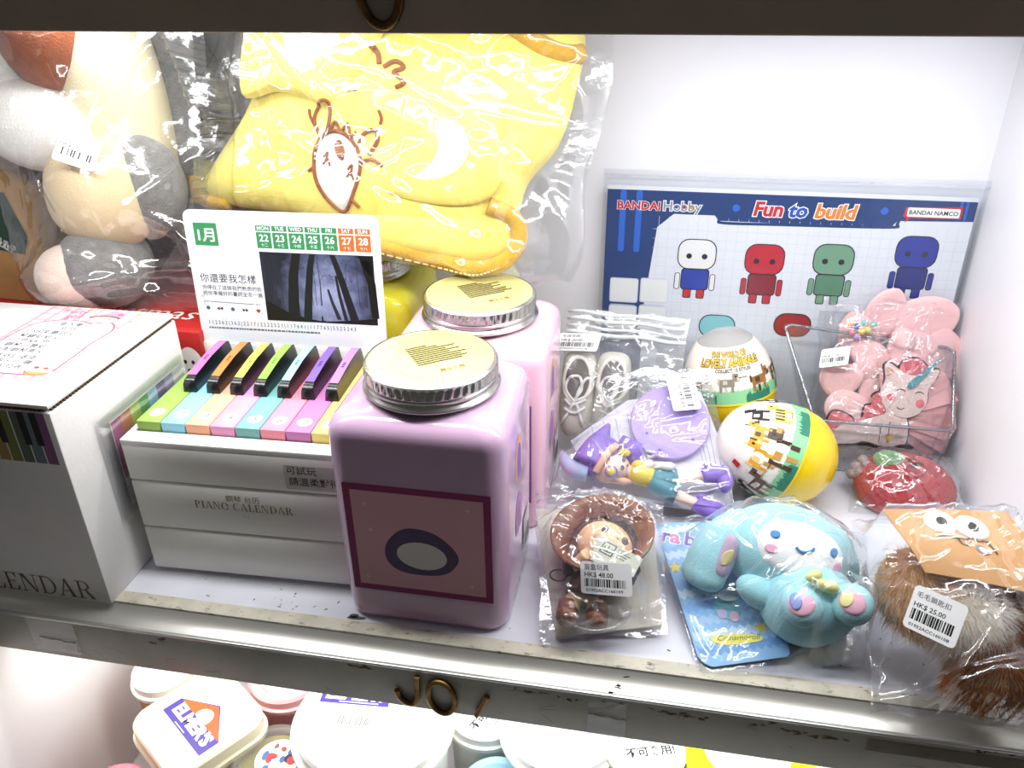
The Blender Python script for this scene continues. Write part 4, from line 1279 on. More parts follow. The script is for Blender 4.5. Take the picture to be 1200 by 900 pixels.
def egg(name, label, M, seed, title):
    t = thing(name, label, 'capsule egg', M, None)
    R, zt, zb = .0355, .050, -.036

    def rad(z):
        q = z / zt if z > 0 else z / zb
        return R * max(0, 1 - abs(q) ** 2.15) ** .5
    b = MB(); zs = [zb * math.sin(k / 14 * math.pi / 2) for k in range(14, -1, -1)]
    b.lathe([(max(rad(z), .0003), z) for z in zs], EGGY, n=56, cap0=True)
    b.build('yellow_cup', t, smooth=60)
    b = MB(); b.lathe([(R + .0006, -.0008), (R + .0007, 0), (R + .0004, .0008)], EGGY, n=56); b.build('seam_ring', t, smooth=60)
    top = .041 if title else .040
    b = MB(); zs = [top * k / 14 for k in range(15)]
    b.lathe([(rad(z), z) for z in zs], EGGW, n=56); sl = b.build('printed_sleeve', t, smooth=60)
    b = MB(); zs = [top + (zt - top) * math.sin(k / 8 * math.pi / 2) for k in range(9)]
    b.lathe([(max(rad(z), .0003), z) for z in zs], EGGC if title else EGGW, n=56, cap1=True); b.build('clear_cap', t, smooth=60)

    def warp(x, y, z):
        y = max(.0006, min(.046, y)); a = -math.pi / 2 + x / R; r = rad(y) + .00025 + z * 1.2
        return (r * math.cos(a), r * math.sin(a), y)
    pr = Print(warp=warp, step=.00005); rnd = random.Random(seed)
    # grass at the seam: strips of quads with pointed blades
    for band, (c, h0, jit) in enumerate((('#8fcf9a', .0105, .002), ('#2f7f68', .0062, .004))):
        x = -.105
        while x < .105:
            w = .0022
            if band == 0 or (int(x * 90) % 3 != 0):
                pr.rect(x, .0004, x + w, h0, c); pr.poly([(x, h0), (x + w, h0), (x + w * rnd.uniform(0, 1.2), h0 + rnd.uniform(.3, 1) * jit)], c)
            x += w
        pr.lay()
    pr.lay()
    # blocky little animals, built of small bricks like the printed ones

    def animal(x, y, s, c1, c2, stripes=0):
        for (a, b_, c, d, k) in ((-3, 0, 3, 3, c1), (-3, -2, -2, 0, c1), (-1, -2.4, 0, 0, c2), (1.6, -2, 2.6, 0, c1), (2.4, 2, 5, 5, c1), (4.2, 2.2, 5.6, 3.6, c2), (2.6, 5, 3.2, 6, c2), (-3.8, 1.4, -3, 3.6, c2), (-1.6, 1, .2, 2.6, c2)):
            pr.rect(x + a * s, y + b_ * s, x + c * s, y + d * s, k)
        pr.lay()
        pr.ell(x + 3.8 * s, y + 3.9 * s, .4 * s, .4 * s, '#1a1a1a', n=8)
        for q in range(stripes):
            pr.rect(x + (-2.4 + q * 1.4) * s, y + .3 * s, x + (-1.9 + q * 1.4) * s, y + 2.8 * s, '#30302c')
    pr.lay()
    if title:
        pr.z = .0002
        pr.text('THE WORLD OF', .002, .0352, .0050, '#5a4410', bold=.09, align='CENTER'); pr.text('LOVELY ANIMALS', .002, .0290, .0070, '#5a4410', bold=.09, align='CENTER'); pr.lay(); pr.lay()
        pr.text('THE WORLD OF', .002, .0352, .0050, '#e2b93a', bold=.02, align='CENTER'); pr.text('LOVELY ANIMALS', .002, .0290, .0070, '#e2b93a', bold=.03, align='CENTER')
        pr.text('COLLECT 12 STYLES', .004, .0252, .0034, '#2a241c', bold=.02, align='CENTER')
        animal(-.002, .0145, .0019, '#8e8578', '#c9c0b2', 0); animal(.0245, .0125, .0022, '#9a6a35', '#4a3522', 0); animal(-.028, .013, .0021, '#7a5a3a', '#d9b98c'); animal(.046, .014, .002, '#3a2c22', '#c9a070'); animal(-.05, .014, .002, '#8e8578', '#e6e0d4')
        pr.dashes(.008, .0205, .006, 1, .002, '#3a342c', seed=2, ch=.0008)
    else:
        animal(-.016, .0235, .0025, '#e6a326', '#f3cf7a', 0); animal(.004, .0290, .0020, '#e6a326', '#4a3a22', 0); animal(.024, .0180, .0023, '#e7d354', '#f7eda6', 4)
        animal(-.006, .0110, .0032, '#4a3524', '#c7944a', 0); animal(.022, .0320, .0020, '#2e2c28', '#f2f0ea'); animal(-.038, .014, .0026, '#6a5440', '#e6d6bc'); animal(.050, .02, .0024, '#2e2c28', '#f2f0ea'); animal(-.055, .018, .002, '#2e2c28', '#f2f0ea')
        pr.rect(-.036, .034, -.030, .0385, '#c9252c'); pr.lay()
        for x, y in ((.004, .0185), (.022, .0135), (-.020, .0185)):
            pr.dashes(x, y, .006, 1, .002, '#3a342c', seed=int(y * 1e4), ch=.0007)
    pr.mb.build('animal_print', sl, smooth=0)
    return t


def axis_frame(loc, zdir, face=(0, -1, .4)):
    z = Vector(zdir).normalized(); y = -Vector(face); y = (y - z * y.dot(z)).normalized(); x = y.cross(z)
    M = Matrix((x, y, z)).transposed().to_4x4(); M.translation = Vector(loc); return M


egg1 = egg('capsule_egg', 'rear capsule egg with gold title lettering, standing behind the yellow-ended one', axis_frame((.0645, .5830, .0500), (-.18, .10, .97), (-.05, -1, .3)), 1, True)
egg2 = egg('capsule_egg', 'front capsule egg lying on its side with yellow end showing', axis_frame((.1015, .5140, .0362), (-.93, -.02, .34), (.0, -.8, .62)), 2, False)

# ================================================================== clear tub with pink hair bows
RIM = film('clear_rim', tint=(.62, .65, .68), haze=.12, base=.16, k=.7, hazecol=(.45, .47, .5))
TUBM = film('clear_tub_plastic', tint=(.95, .96, .97), haze=.02, base=.05, k=.6)
tub = thing('plastic_tub', 'clear plastic tub with low front, holding pink hair bows', 'tub', (.128, .5500, 0))
b = MB(); T = .0012
fl, fr_, bk = [(0, 0), (.094, 0)], None, .058
# panels: floor, front, sides, back (outer faces; all slope outwards)
quads = {'tub_floor': [(0.004, .004, .001), (.090, .004, .001), (.090, .050, .001), (.004, .050, .001)],
         'front_wall': [(.004, .004, .001), (.090, .004, .001), (.093, -.001, .046), (-.003, -.001, .046)],
         'left_wall': [(.004, .050, .001), (.004, .004, .001), (-.003, -.001, .046), (-.027, .050, .100)],
         'right_wall': [(.090, .004, .001), (.090, .050, .001), (.0985, .050, .088), (.093, -.001, .046)],
         'back_wall': [(.090, .050, .001), (.004, .050, .001), (-.027, .050, .100), (.0985, .050, .088)]}
for nm, q in quads.items():
    b = MB(); Q = [Vector(p) for p in q]; n = (Q[1] - Q[0]).cross(Q[3] - Q[0]).normalized() * T
    b.add([p[:] for p in Q] + [(p - n)[:] for p in Q], [(0, 1, 2, 3), (7, 6, 5, 4), (0, 4, 5, 1), (1, 5, 6, 2), (2, 6, 7, 3), (3, 7, 4, 0)], TUBM)
    b.build(nm, tub, smooth=0)
rimP = [(-.003, -.001, .046), (.093, -.001, .046), (.0985, .050, .088), (-.027, .050, .100)]
pts = []
for i in range(4):
    a, c = Vector(rimP[i]), Vector(rimP[(i + 1) % 4])
    pts += [a.lerp(c, t)[:] for t in (.04, .10, .25, .5, .75, .90, .96)]
b = MB(); b.tube(pts, .0013, RIM, n=8, closed=True); b.build('rim', tub, smooth=180)
b = MB()
for p, q in (((.004, .004, .001), (-.003, -.001, .046)), ((.090, .004, .001), (.093, -.001, .046)), ((.004, .004, .001), (.090, .004, .001)), ((.090, .004, .001), (.090, .05, .001))):
    b.tube([p, q], .0009, RIM, n=6)
b.build('corner_edge', tub, smooth=180)
for (x, z, s) in ((.010, .034, 1), (.010, .008, .8), (.080, .022, 1.1), (.046, .010, .9)):
    pr = Print(); k = .0045 * s
    pr.poly([(x + k * (1 if i % 2 == 0 else .55) * math.cos(math.pi * i / 5 + .3), z + k * (1 if i % 2 == 0 else .55) * math.sin(math.pi * i / 5 + .3)) for i in range(10)], '#7d5bb0'); pr.lay(); pr.ell(x, z - .0006 * s, .0019 * s, .0014 * s, '#f0d9ec'); pr.lay()
    pr.rect(x - .003 * s, z - .0085 * s, x + .003 * s, z - .0052 * s, '#f3c6da') if s == 1 else None
    pr.build('purple_sticker', tub, M=frame((0, -.0016, 0), 0, 90 + 6))

PINK = mat('pink_felt', '#f9c6c6', rough=.9, bump=.2, bscale=900, vary=.02, sheen=.3)
PINK2 = mat('pink_organza', '#f3b4b6', rough=.6, alpha=.82, vary=.05, sheen=.2)
Mf = frame((.172, .580, .030), 0, 68)


def petal_poly(cx, cy, rx, ry, rot, lobes=3, dep=.10):
    pts = []
    for i in range(40):
        a = 2 * math.pi * i / 40; k = 1 - dep * abs(math.sin(a * lobes / 2)); x, y = rx * k * math.cos(a), ry * k * math.sin(a)
        c, s_ = math.cos(math.radians(rot)), math.sin(math.radians(rot)); pts.append(((cx + x * c - y * s_) / 1000, (cy + x * s_ + y * c) / 1000))
    return pts


def petal(par, cx, cy, rx, ry, rot, z, m=PINK, lobes=3, dep=.1, th=.0022, seed=1, tilt=(0, 0)):
    b = MB(); P = petal_poly(0, 0, rx, ry, rot, lobes, dep); puff(b, P, th, m, nr=9, p=6, ripple=.5, seed=seed)
    b.build('petal', par, smooth=180, M=Matrix.Translation((cx / 1000, cy / 1000, z)) @ Matrix.Rotation(math.radians(tilt[0]), 4, 'X') @ Matrix.Rotation(math.radians(tilt[1]), 4, 'Y'))


bow1 = thing('hair_bow', 'big pink felt flower bow with pastel beads, at the back of the clear tub', 'hair bow', Mf)
for i, a in enumerate(((32, 80, 27, 22, 25, -.006, 12, -8), (47, 55, 21, 22, -30, -.003, 5, 14), (4, 84, 22, 17, 70, -.005, 15, 6), (-14, 66, 20, 16, 110, -.002, 8, -12), (24, 60, 20, 15, 10, .003, 6, 0), (34, 30, 24, 18, -20, -.004, -4, 8), (-6, 52, 16, 13, 150, .003, 4, -6))):
    petal(bow1, a[0], a[1], a[2], a[3], a[4], a[5], lobes=2 if i in (0, 2) else 3, dep=.13, seed=i + 3, tilt=(a[6], a[7]))
for i, (x, y, c) in enumerate(((-18, 74, '#5b79c9'), (-14, 70, '#ecd24e'), (-21, 69, '#e08aa0'), (-13, 77, '#8fd0c8'), (-10, 72, '#f0d860'), (-17, 66, '#c59ad6'), (-6, 76, '#7cc6c0'), (-22, 75, '#ed9a6a'))):
    b = MB(); b.ell((x / 1000, y / 1000, .008), (.0026, .0026, .0024), mat('bead_' + c[1:], c, rough=.3, coat=.4), n=14, k=10); b.build('bead', bow1, smooth=180)
b = MB(); b.ell((.016, .066, .009), (.008, .010, .006), PINK, rotm(0, 0, 30)); b.build('knot', bow1, smooth=180)
Mf2 = frame((.165, .5650, .018), 0, 70)
bow2 = thing('hair_bow', 'pink organza fan bow carrying the glittery unicorn, at the front of the tub', 'hair bow', Mf2)
for i, a in enumerate(((-20, 50, 17, 15, 20, .002, 10, -12), (-12, 28, 20, 15, -10, .004, 0, -6), (0, 58, 18, 13, 40, .001, 12, 4), (-15, 8, 15, 13, 10, .002, -8, -8), (12, 42, 20, 18, 30, .001, 0, 0))):
    petal(bow2, *a[:6], m=PINK, dep=.12, seed=i + 30, tilt=(a[6], a[7]))
for k in range(11):
    a = math.radians(-30 + k * 12); L_ = .046 + .004 * (k % 2); w = .009
    b = MB(); G_ = []
    for i in range(9):
        t = i / 8; row = []
        for j in range(5):
            u = (j - 2) / 2 * w * (.35 + .9 * t); x = .014 + t * L_ * math.cos(a) - u * math.sin(a); y = .026 + t * L_ * math.sin(a) + u * math.cos(a)
            row.append((x, y, .003 + .0012 * (k % 3) + .0035 * math.sin(t * 3) + .0012 * abs(j - 2)))
        G_.append(row)
    b.grid(G_, PINK2); b.build('ribbon_loop', bow2, smooth=180)
GLIT = mat('white_glitter', '#f3dcd6', rough=.35, vary=.12, vscale=900, bump=.5, bscale=2500, col2='#e6c4bd', coat=.3)
GLP = mat('coral_glitter', '#f0707e', rough=.35, vary=.2, vscale=900, bump=.5, bscale=2500)
GLB = mat('teal_glitter', '#2f7f96', rough=.3, vary=.35, vscale=1200, bump=.6, bscale=2500, col2='#7fc4cc')
BKB = mat('dark_backing', '#241a1a', rough=.7)
Mu = frame((.172, .5585, .0275), 0, 68)
un = bpy.data.objects.new('unicorn', None); COL.objects.link(un); un.parent = bow2; un.matrix_basis = Mf2.inverted() @ Mu
un['label'] = 'glittery white unicorn cut-out with coral mane and teal horn'
facep = smoothpoly(mm([(3, 47), (1.5, 57), (5, 59), (9, 56.5), (14.4, 53), (20.5, 51), (29, 51.6), (35, 55.8), (39.5, 55.8), (37, 48.4), (33.2, 42), (33.3, 32), (28.5, 23), (19.5, 19), (9, 22), (3, 29), (.8, 38)]), 4)
bodyp = smoothpoly(mm([(2, 31), (6, 22), (-4, 17), (-14, 13), (-25, 10), (-31, 0), (-28, -5), (-10, -3), (10, -4), (21, -3), (21, 18)]), 4)
manep = smoothpoly(mm([(12, 54), (16, 62), (25, 63), (32, 56), (27, 49), (19, 49)]), 4)
neckp = smoothpoly(mm([(3, 36), (-4, 34), (-5, 27), (-9, 25), (-10, 17), (-15, 14), (-8, 10), (4, 20)]), 4)
tailp = smoothpoly(mm([(-35, 9), (-32, 19), (-24, 19), (-16, 13), (-22, -1), (-32, -2)]), 4)


def grow(P, d):
    cx = sum(p[0] for p in P) / len(P); cy = sum(p[1] for p in P) / len(P); out = []
    for i, p in enumerate(P):
        a, c = Vector(P[i - 1]), Vector(P[(i + 1) % len(P)]); t = (c - a).normalized(); n = Vector((t.y, -t.x))
        q = Vector(p) + n * d; q2 = Vector(p) - n * d
        out.append(q[:] if (q - Vector((cx, cy))).length > (q2 - Vector((cx, cy))).length else q2[:])
    return out


b = MB()
for P_ in (facep, bodyp, manep, neckp, tailp):
    b.prism(grow(P_, .0012), 0, .0016, BKB)
for nm, P_, z, m in (('mane', manep, .0016, GLP), ('mane', neckp, .0017, GLP), ('tail', tailp, .0016, GLP), ('body', bodyp, .0018, GLIT), ('face', facep, .0026, GLIT)):
    b.prism(P_, .0014, z + .0012, m)
b.prism(smoothpoly(mm([(19, 45), (23.5, 42.5), (40, 66)]), 3), .0036, .0052, GLB)
b.prism(smoothpoly(mm([(3.5, 49), (3.2, 56), (8, 53)]), 3), .0038, .0040, mat('ear_pink', '#d9a08e', rough=.6))
b.prism(smoothpoly(mm([(-9, -1), (4, -4), (-8, -9), (-12, -6)]), 3), .0032, .0036, BKB)
b.prism(smoothpoly(mm([(12, -4), (22, -1), (20, -8), (11, -9)]), 3), .0032, .0036, BKB)
for x, y in ((8, 34), (28.6, 30.5)):
    b.lathe([(.0030, .0038), (.0030, .0044), (.0001, .0046)], mat('cheek_pink', '#ee6f7c', rough=.5), n=18, M=Matrix.Translation((x / 1000, y / 1000, 0)))
for x, y in ((14.4, 38), (27.5, 37)):
    b.tube([(p[0], p[1], .0041) for p in arc(x / 1000, y / 1000, .0030, .0022, 15, 165, 8)], .0003, BKB, n=5)
b.tube([(p[0], p[1], .0041) for p in arc(.0155, .0275, .0028, .0022, 200, 330, 8)], .0003, BKB, n=5)
b.tube([(.0035, .0135, .0033), (.0030, -.001, .0033)], .0003, BKB, n=5); b.tube([(.0095, .0150, .0033), (.0090, -.001, .0033)], .0003, BKB, n=5)
b.lathe([(.0028, .0034), (.0001, .0037)], mat('gold_star', '#e5b840', rough=.4, metal=.4), n=10, M=Matrix.Translation((.010, .003, 0)))
u_mesh = b.build('cut_out', bow2, smooth=20, M=Mf2.inverted() @ Mu)
bpy.data.objects.remove(un)
u_mesh.name = 'unicorn'; u_mesh['label'] = 'glittery white unicorn cut-out with coral mane and teal horn'
Mfb = frame((.168, .570, .020), 0, 68)
pb3, hf3 = bag('plastic_bag', 'clear crinkled bag round the pink hair bows in the tub', Mfb, [(-36, -2), (46, -2), (56, 108), (-40, 108)], [bow1, bow2], FILM, n=(76, 84), seed=21, crease=.0030, ncrease=48, back=.020, wav=.04, crumple=.0022)
price_tag(pb3, on_film(hf3, -.0290, .062, -12), .022, .017, '', 'HK$ 12.00', '01952ACC180', 5)

# ================================================================== shoes in a zip bag
CRE = mat('cream_canvas', '#ddd9cb', rough=.8, bump=.3, bscale=1500, vary=.03)
INS = mat('grey_insole', '#5f5a55', rough=.9, vary=.08)
LACE = mat('white_lace', '#f6f5f0', rough=.75, bump=.3, bscale=2500)
Ms = frame((-.020, .552, .034), 0, 55)
shoes = []
for i, (cx, cy, lab) in enumerate(((-33, 20, 'left tiny white lace-up shoe seen through the zip bag'), (-6, 21, 'right tiny white lace-up shoe in the zip bag, behind the disc'))):
    sh = thing('tiny_shoe', lab, 'shoe', Ms @ Matrix.Translation((cx / 1000, cy / 1000, 0)), 'pair of tiny shoes in the zip bag')
    b = MB(); puff(b, smoothpoly(mm([(-12, 24), (0, 29), (12, 24), (13.3, 0), (13, -22), (9, -36), (0, -40), (-9, -36), (-13, -22), (-13.3, 0)]), 5), .014, CRE, z0=.002, p=3.2, nr=14, center=(0, 0)); up = b.build('upper', sh, smooth=180)
    bv_ = make_bvh([up], Ms @ Matrix.Translation((cx / 1000, cy / 1000, 0)))
    b = MB(); drape_patch(b, bv_, arc(0, .004, .0102, .0172, n=30), INS, .0006); b.build('insole', sh, smooth=180)
    b = MB(); b.tube(drape_pts(bv_, arc(0, .004, .0105, .0178, n=34), .0010), .0015, mat('cream_piping', '#efece0', rough=.7), n=8, closed=True); b.build('collar', sh, smooth=180)
    for q, pts in enumerate(([(-8, -12), (-2, -16), (8, -11)], [(-8, -19), (0, -22), (8, -17)], [(0, -14), (-8, -4), (-6, 5), (2, 6), (4, -4), (-1, -12)], [(0, -13), (9, -7), (12, 2), (8, 6), (3, -2), (0, -12)], [(-1, -14), (-6, -24), (-10, -30)], [(1, -14), (5, -25), (8, -32)])):
        b = MB(); P_ = drape_pts(bv_, smoothpoly(mm(pts), 6, False), .0020); b.tube([(p[0], p[1], max(p[2], .004) + .0008 * math.sin(k)) for k, p in enumerate(P_)], .00115, LACE, n=7); b.build('lace', sh, smooth=180)
    shoes.append(sh)
FROST = film('frosted_film', haze=.08, base=.07, hazecol=(.92, .93, .93))
zb, hz = bag('zip_bag', 'clear zip bag of tiny white shoes beside the pale pink jar', Ms, [(-44, -30), (44, -30), (50, 80), (-47, 84)], shoes, FROST, n=(64, 74), seed=31, crease=.0018, ncrease=22, back=.004, wav=.025, crumple=.0012)
b = MB(); ZW = mat('white_zip_strip', '#f2f4f3', rough=.4, alpha=.85)
for (y, w, x1) in ((80.5, 2.6, 46), (75, 3.2, 47), (69, 2.2, 48), (64, 3.4, 48)):
    pts = [(-.046 + (x1 / 1000 + .046) * k / 14, y / 1000 - .0035 * k / 14 + .0008 * math.sin(k * .9), .0035 + .0010 * math.sin(k * 1.3 + y)) for k in range(15)]
    b.tube(pts, w / 2000, ZW, n=8)
b.build('zip_seal', zb, smooth=180)
price_tag(zb, on_film(hz, -.0345, .0530, -8), .034, .019, '毛絨吊飾', 'HK$ 20.00', '01952ACC160178', 6)

# ================================================================== figure with lilac disc
LIL = mat('lilac_vinyl', '#b7a1e6', rough=.38, vary=.01, sss=.1)
PUR = mat('purple_vinyl', '#8d6fc9', rough=.4, vary=.02)
SKIN = mat('skin_vinyl', '#f6d9c8', rough=.45, sss=.2, vary=.01)
YTOP = mat('yellow_vinyl', '#efd65a', rough=.45, vary=.02)
TEAL = mat('teal_vinyl', '#5d97a6', rough=.45, vary=.03)
GLV = mat('white_vinyl', '#efeceb', rough=.4)
Md = frame((.0, .470, .008), 0, 38)
CARDL = mat('pale_grey_card', '#dcdae6', rough=.5, vary=.02)
ins = thing('backing_card', 'pale grey backing card under the witch-hat figure', 'card', Md)
b = MB(); b.prism(mm([(-52, 46), (-13, 82), (40, 94), (62, 40), (66, 12), (50, 2), (-28, 6)]), -.0006, 0, CARDL); b.build('card', ins, smooth=0)
pr = Print()
for k in range(5):
    x = -.038 + k * .0085; pr.stroke([(x, .060 + k * .004), (x + .012, .020)], .0004, '#8f86b4')
for k in range(6):
    pr.stroke([(.030 + k * .006, .085 - k * .008), (.044 + k * .004, .040 - k * .005)], .0004, '#8f86b4')
pr.build('line_print', ins)
disc = thing('display_disc', 'round lilac display disc with small pegs, above the lying figure', 'stand', Md @ Matrix.Translation((.019, .065, .004)))
b = MB(); b.lathe([(.0275, -.0025), (.0285, -.0015), (.0288, .0010), (.0280, .0024), (.0265, .0028), (.0001, .0028)], LIL, n=64, cap0=True); b.build('disc', disc, smooth=40)
for i, (x, y, r) in enumerate(((4, -7, 1.7), (18, 10, 1.2), (-12, 12, 1.4), (17, -12, 1.1), (-16, -10, 1.0), (2, 16, 1.5), (-6, -22, 1.0), (-20, 4, 1.0))):
    b = MB(); b.lathe([(r / 1000, .0026), (r / 1000, .0044), (r * .8 / 1000, .0050), (.0001, .0051)], LIL, n=16, M=Matrix.Translation((x / 1000, y / 1000, 0))); b.build('peg', disc, smooth=40)
fg = thing('figurine', 'toy girl figure in purple hat, yellow top and teal shorts, lying sideways', 'figure', Md)


def fpart(name, build, par=fg, smooth=180):
    b = MB(); build(b); return b.build(name, par, smooth=smooth)


Z0 = .0140
# one continuous body: head, neck, trunk, legs and an arm
b = MB()
b.ell((-.0165, .0245, Z0 + .001), (.0098, .0090, .0088), SKIN, n=22, k=16)
b.tube([(-.010, .0225, Z0), (-.004, .0212, Z0), (.004, .0200, Z0), (.014, .0172, Z0)], [.0030, .0062, .0058, .0062], SKIN, n=14)
b.tube([(.012, .0190, Z0), (.024, .0205, Z0), (.036, .0222, Z0), (.050, .0245, Z0)], [.0052, .0046, .0040, .0032], SKIN, n=14)
b.tube([(.012, .0140, Z0), (.024, .0090, Z0), (.036, .0045, Z0), (.047, .0020, Z0)], [.0052, .0046, .0040, .0032], SKIN, n=14)
b.tube([(-.002, .0245, Z0 + .003), (.006, .0268, Z0 + .004), (.014, .0265, Z0 + .005)], [.0028, .0026, .0022], SKIN, n=12)
body = b.build('body', fg, smooth=180)
rm = body.modifiers.new('join', 'REMESH'); rm.mode = 'VOXEL'; rm.voxel_size = .0008; rm.use_smooth_shade = True
fpart('top', lambda b: b.tube([(-.006, .0218, Z0), (-.001, .0210, Z0), (.006, .0196, Z0), (.011, .0186, Z0)], [.0058, .0076, .0070, .0072], YTOP, n=18))
fpart('sleeve', lambda b: b.ell((-.001, .0258, Z0 + .003), (.0052, .0042, .0045), YTOP), body)
fpart('glove', lambda b: b.tube([(.009, .0268, Z0 + .005), (.015, .0266, Z0 + .006), (.021, .0262, Z0 + .006), (.024, .0270, Z0 + .006)], [.0026, .0030, .0034, .0018], GLV, n=12), body)
b = MB()
b.tube([(.009, .0190, Z0), (.013, .0180, Z0), (.019, .0185, Z0), (.0265, .0200, Z0)], [.0070, .0082, .0072, .0070], TEAL, n=18)
b.tube([(.009, .0170, Z0), (.013, .0150, Z0), (.019, .0115, Z0), (.0265, .0085, Z0)], [.0070, .0078, .0070, .0068], TEAL, n=18)
so = b.build('shorts', fg, smooth=180)
b = MB(); DOT = mat('pale_dot', '#a9c7d0', rough=.5)
for x, y in ((14, 22), (19, 17), (23, 23), (16, 12.5), (22, 10), (24, 17)):
    b.ell((x / 1000, y / 1000, Z0 + .0066), (.0012, .0012, .0006), DOT, n=10, k=6)
b.build('dots', so, smooth=180)
for (p, d) in (((.050, .0245), (.006, .001)), ((.047, .0020), (.006, -.002))):
    b = MB(); b.tube([(p[0] - .007, p[1] - d[1] * 1.1, Z0), (p[0] - .004, p[1], Z0), (p[0] + .002, p[1] + d[1], Z0), (p[0] + .0085, p[1] + d[1] * 1.5, Z0)], [.0062, .0056, .0064, .0072], PUR, n=18)
    b.ell((p[0] + .0085, p[1] + d[1] - .004, Z0 + .001), (.0058, .0088, .0060), PUR); b.ell((p[0] - .004, p[1] + .006, Z0 + .002), (.0034, .0026, .0030), PUR)
    b.build('boot', fg, smooth=180)
fpart('hair', lambda b: (b.ell((-.0225, .0215, Z0 - .001), (.0100, .0090, .0080), mat('cream_hair', '#efc3a6', rough=.5)), b.tube([(-.020, .016, Z0), (-.010, .0145, Z0), (-.004, .0150, Z0)], [.0030, .0030, .0012], MATS['cream_hair'], n=10)))
hat = fpart('hat', lambda b: (b.ell((-.0285, .0315, Z0 - .001), (.0165, .0150, .0105), PUR, rotm(0, 0, 35)), b.tube(smoothpoly([(-.036, .024, Z0), (-.030, .042, Z0), (-.0245, .057, Z0 - .002)], 5, False), [.0125, .0122, .0115, .0105, .0095, .0082, .0066, .005, .0035, .0024, .0015][:11], PUR, n=20), b.tube([(-.016, .041, Z0), (-.006, .037, Z0), (-.002, .026, Z0 - .001)], [.008, .009, .004], PUR, n=16)))
fpart('hat_band', lambda b: b.tube(smoothpoly([(-.0300, .0170, Z0 + .0070), (-.0270, .0235, Z0 + .0096), (-.0215, .0330, Z0 + .0096), (-.0175, .0380, Z0 + .0070)], 5, False), .0026, mat('peach_band', '#eebf9c', rough=.5), n=10), hat)
fpart('star_badge', lambda b: (b.ell((-.0195, .0180, Z0 + .0085), (.0046, .0044, .0020), PUR), b.ell((-.0195, .0180, Z0 + .0098), (.0034, .0032, .0014), mat('gold_vinyl', '#d9c04a', rough=.3))), hat)
fpart('earring', lambda b: b.ell((-.0115, .0330, Z0 + .008), (.0042, .0032, .0022), MATS['gold_vinyl']), hat)
fpart('eye', lambda b: b.ell((-.0120, .0215, Z0 + .0088), (.0013, .0019, .0007), mat('eye_violet', '#5c4a7c', rough=.2)), body)
fpart('eye', lambda b: b.ell((-.0115, .0275, Z0 + .0085), (.0013, .0019, .0007), MATS['eye_violet']), body)
fpart('mouth', lambda b: b.ell((-.0085, .0242, Z0 + .0070), (.0006, .0011, .0005), mat('mouth_red', '#b5574e', rough=.5)), body)
fpart('ponytail', lambda b: b.tube(smoothpoly([(-.036, .018, Z0), (-.046, .020, Z0), (-.053, .026, Z0), (-.056, .033, Z0 - .002)], 4, False), [.006, .0062, .0064, .0064, .0064, .006, .0056, .005, .0046, .004, .0032, .0022, .0012][:13], mat('pastel_hair', '#a9cdea', rough=.5, vary=.0, col2='#d7b6e0', vscale=160), n=14))
pb4, hf4 = bag('plastic_bag', 'clear bag around the purple hatted figure and disc, mid shelf', Md, [(-68, 4), (72, -4), (46, 112), (-26, 104)], [ins, disc, fg], FILM, n=(84, 84), seed=41, crease=.0022, ncrease=34, back=.002, wav=.025, crumple=.0012)
price_tag(pb4, on_film(hf4, .0265, .0865, 104), .031, .0205, '盲盒玩具', 'HK$ 48.00', '01952ACC160109', 7)
# ================================================================== doll in a brown hat, bagged on a card
BRW = mat('brown_vinyl', '#7c4828', rough=.38, coat=.15, vary=.02)
BRW2 = mat('dark_brown_vinyl', '#4a2c20', rough=.5, vary=.03)
FACE = mat('peach_vinyl', '#f1c497', rough=.5, sss=.15, vary=.01)
CARDB = mat('beige_card', '#d8cfc2', rough=.6, vary=.02)
Ma = frame((-.010, .345, .0045), 0, 22)
hc = thing('backing_card', 'beige backing card under the brown hatted doll', 'card', Ma)
b = MB(); b.prism(mm([(-31, -1), (30, 14), (20, 88), (-55, 83)]), -.0008, 0, CARDB); b.build('card', hc, smooth=0)
doll = thing('hat_doll', 'small toy doll in a wide brown hat, lying on a beige card', 'figure', Ma)
HM = Matrix.Translation((-.009, .0570, .0185)) @ Matrix.Rotation(math.radians(-14), 4, 'X') @ Matrix.Rotation(math.radians(-6), 4, 'Y')
b = MB(); b.lathe([(.0205, -.0030), (.0235, .0012), (.0275, .0046), (.0306, .0062), (.0316, .0056), (.0314, .0036), (.0280, .0010), (.0240, -.0022), (.0205, -.0054), (.0180, -.0100), (.012, -.0142), (.0002, -.0152)], BRW, n=56, cap1=True); hat = b.build('hat', doll, smooth=60, M=HM)
b = MB(); b.lathe([(.0212, -.0022), (.0200, -.0052), (.016, -.0085), (.0002, -.0100)], BRW2, n=40); b.build('hat_lining', hat, smooth=60)
b = MB()
b.ell((-.0075, .0500, .0200), (.0172, .0152, .0140), FACE, rotm(0, 0, -20), n=26, k=18)
b.tube([(-.011, .040, .0165), (-.0135, .033, .0145), (-.015, .024, .0130)], [.006, .0095, .0088], BRW2, n=14)
b.tube([(-.018, .026, .013), (-.0225, .016, .0115), (-.025, .008, .0100)], [.0060, .0054, .0058], FACE, n=12)
b.tube([(-.011, .025, .013), (-.0095, .016, .0115), (-.008, .008, .0100)], [.0060, .0054, .0058], FACE, n=12)
b.tube([(-.020, .034, .0155), (-.0215, .0360, .0230), (-.0165, .0385, .0300)], [.0042, .0040, .0038], FACE, n=12)
b.tube([(-.006, .033, .0155), (.002, .034, .0220), (.006, .036, .0285)], [.0042, .0040, .0038], FACE, n=12)
body = b.build('body', doll, smooth=180)
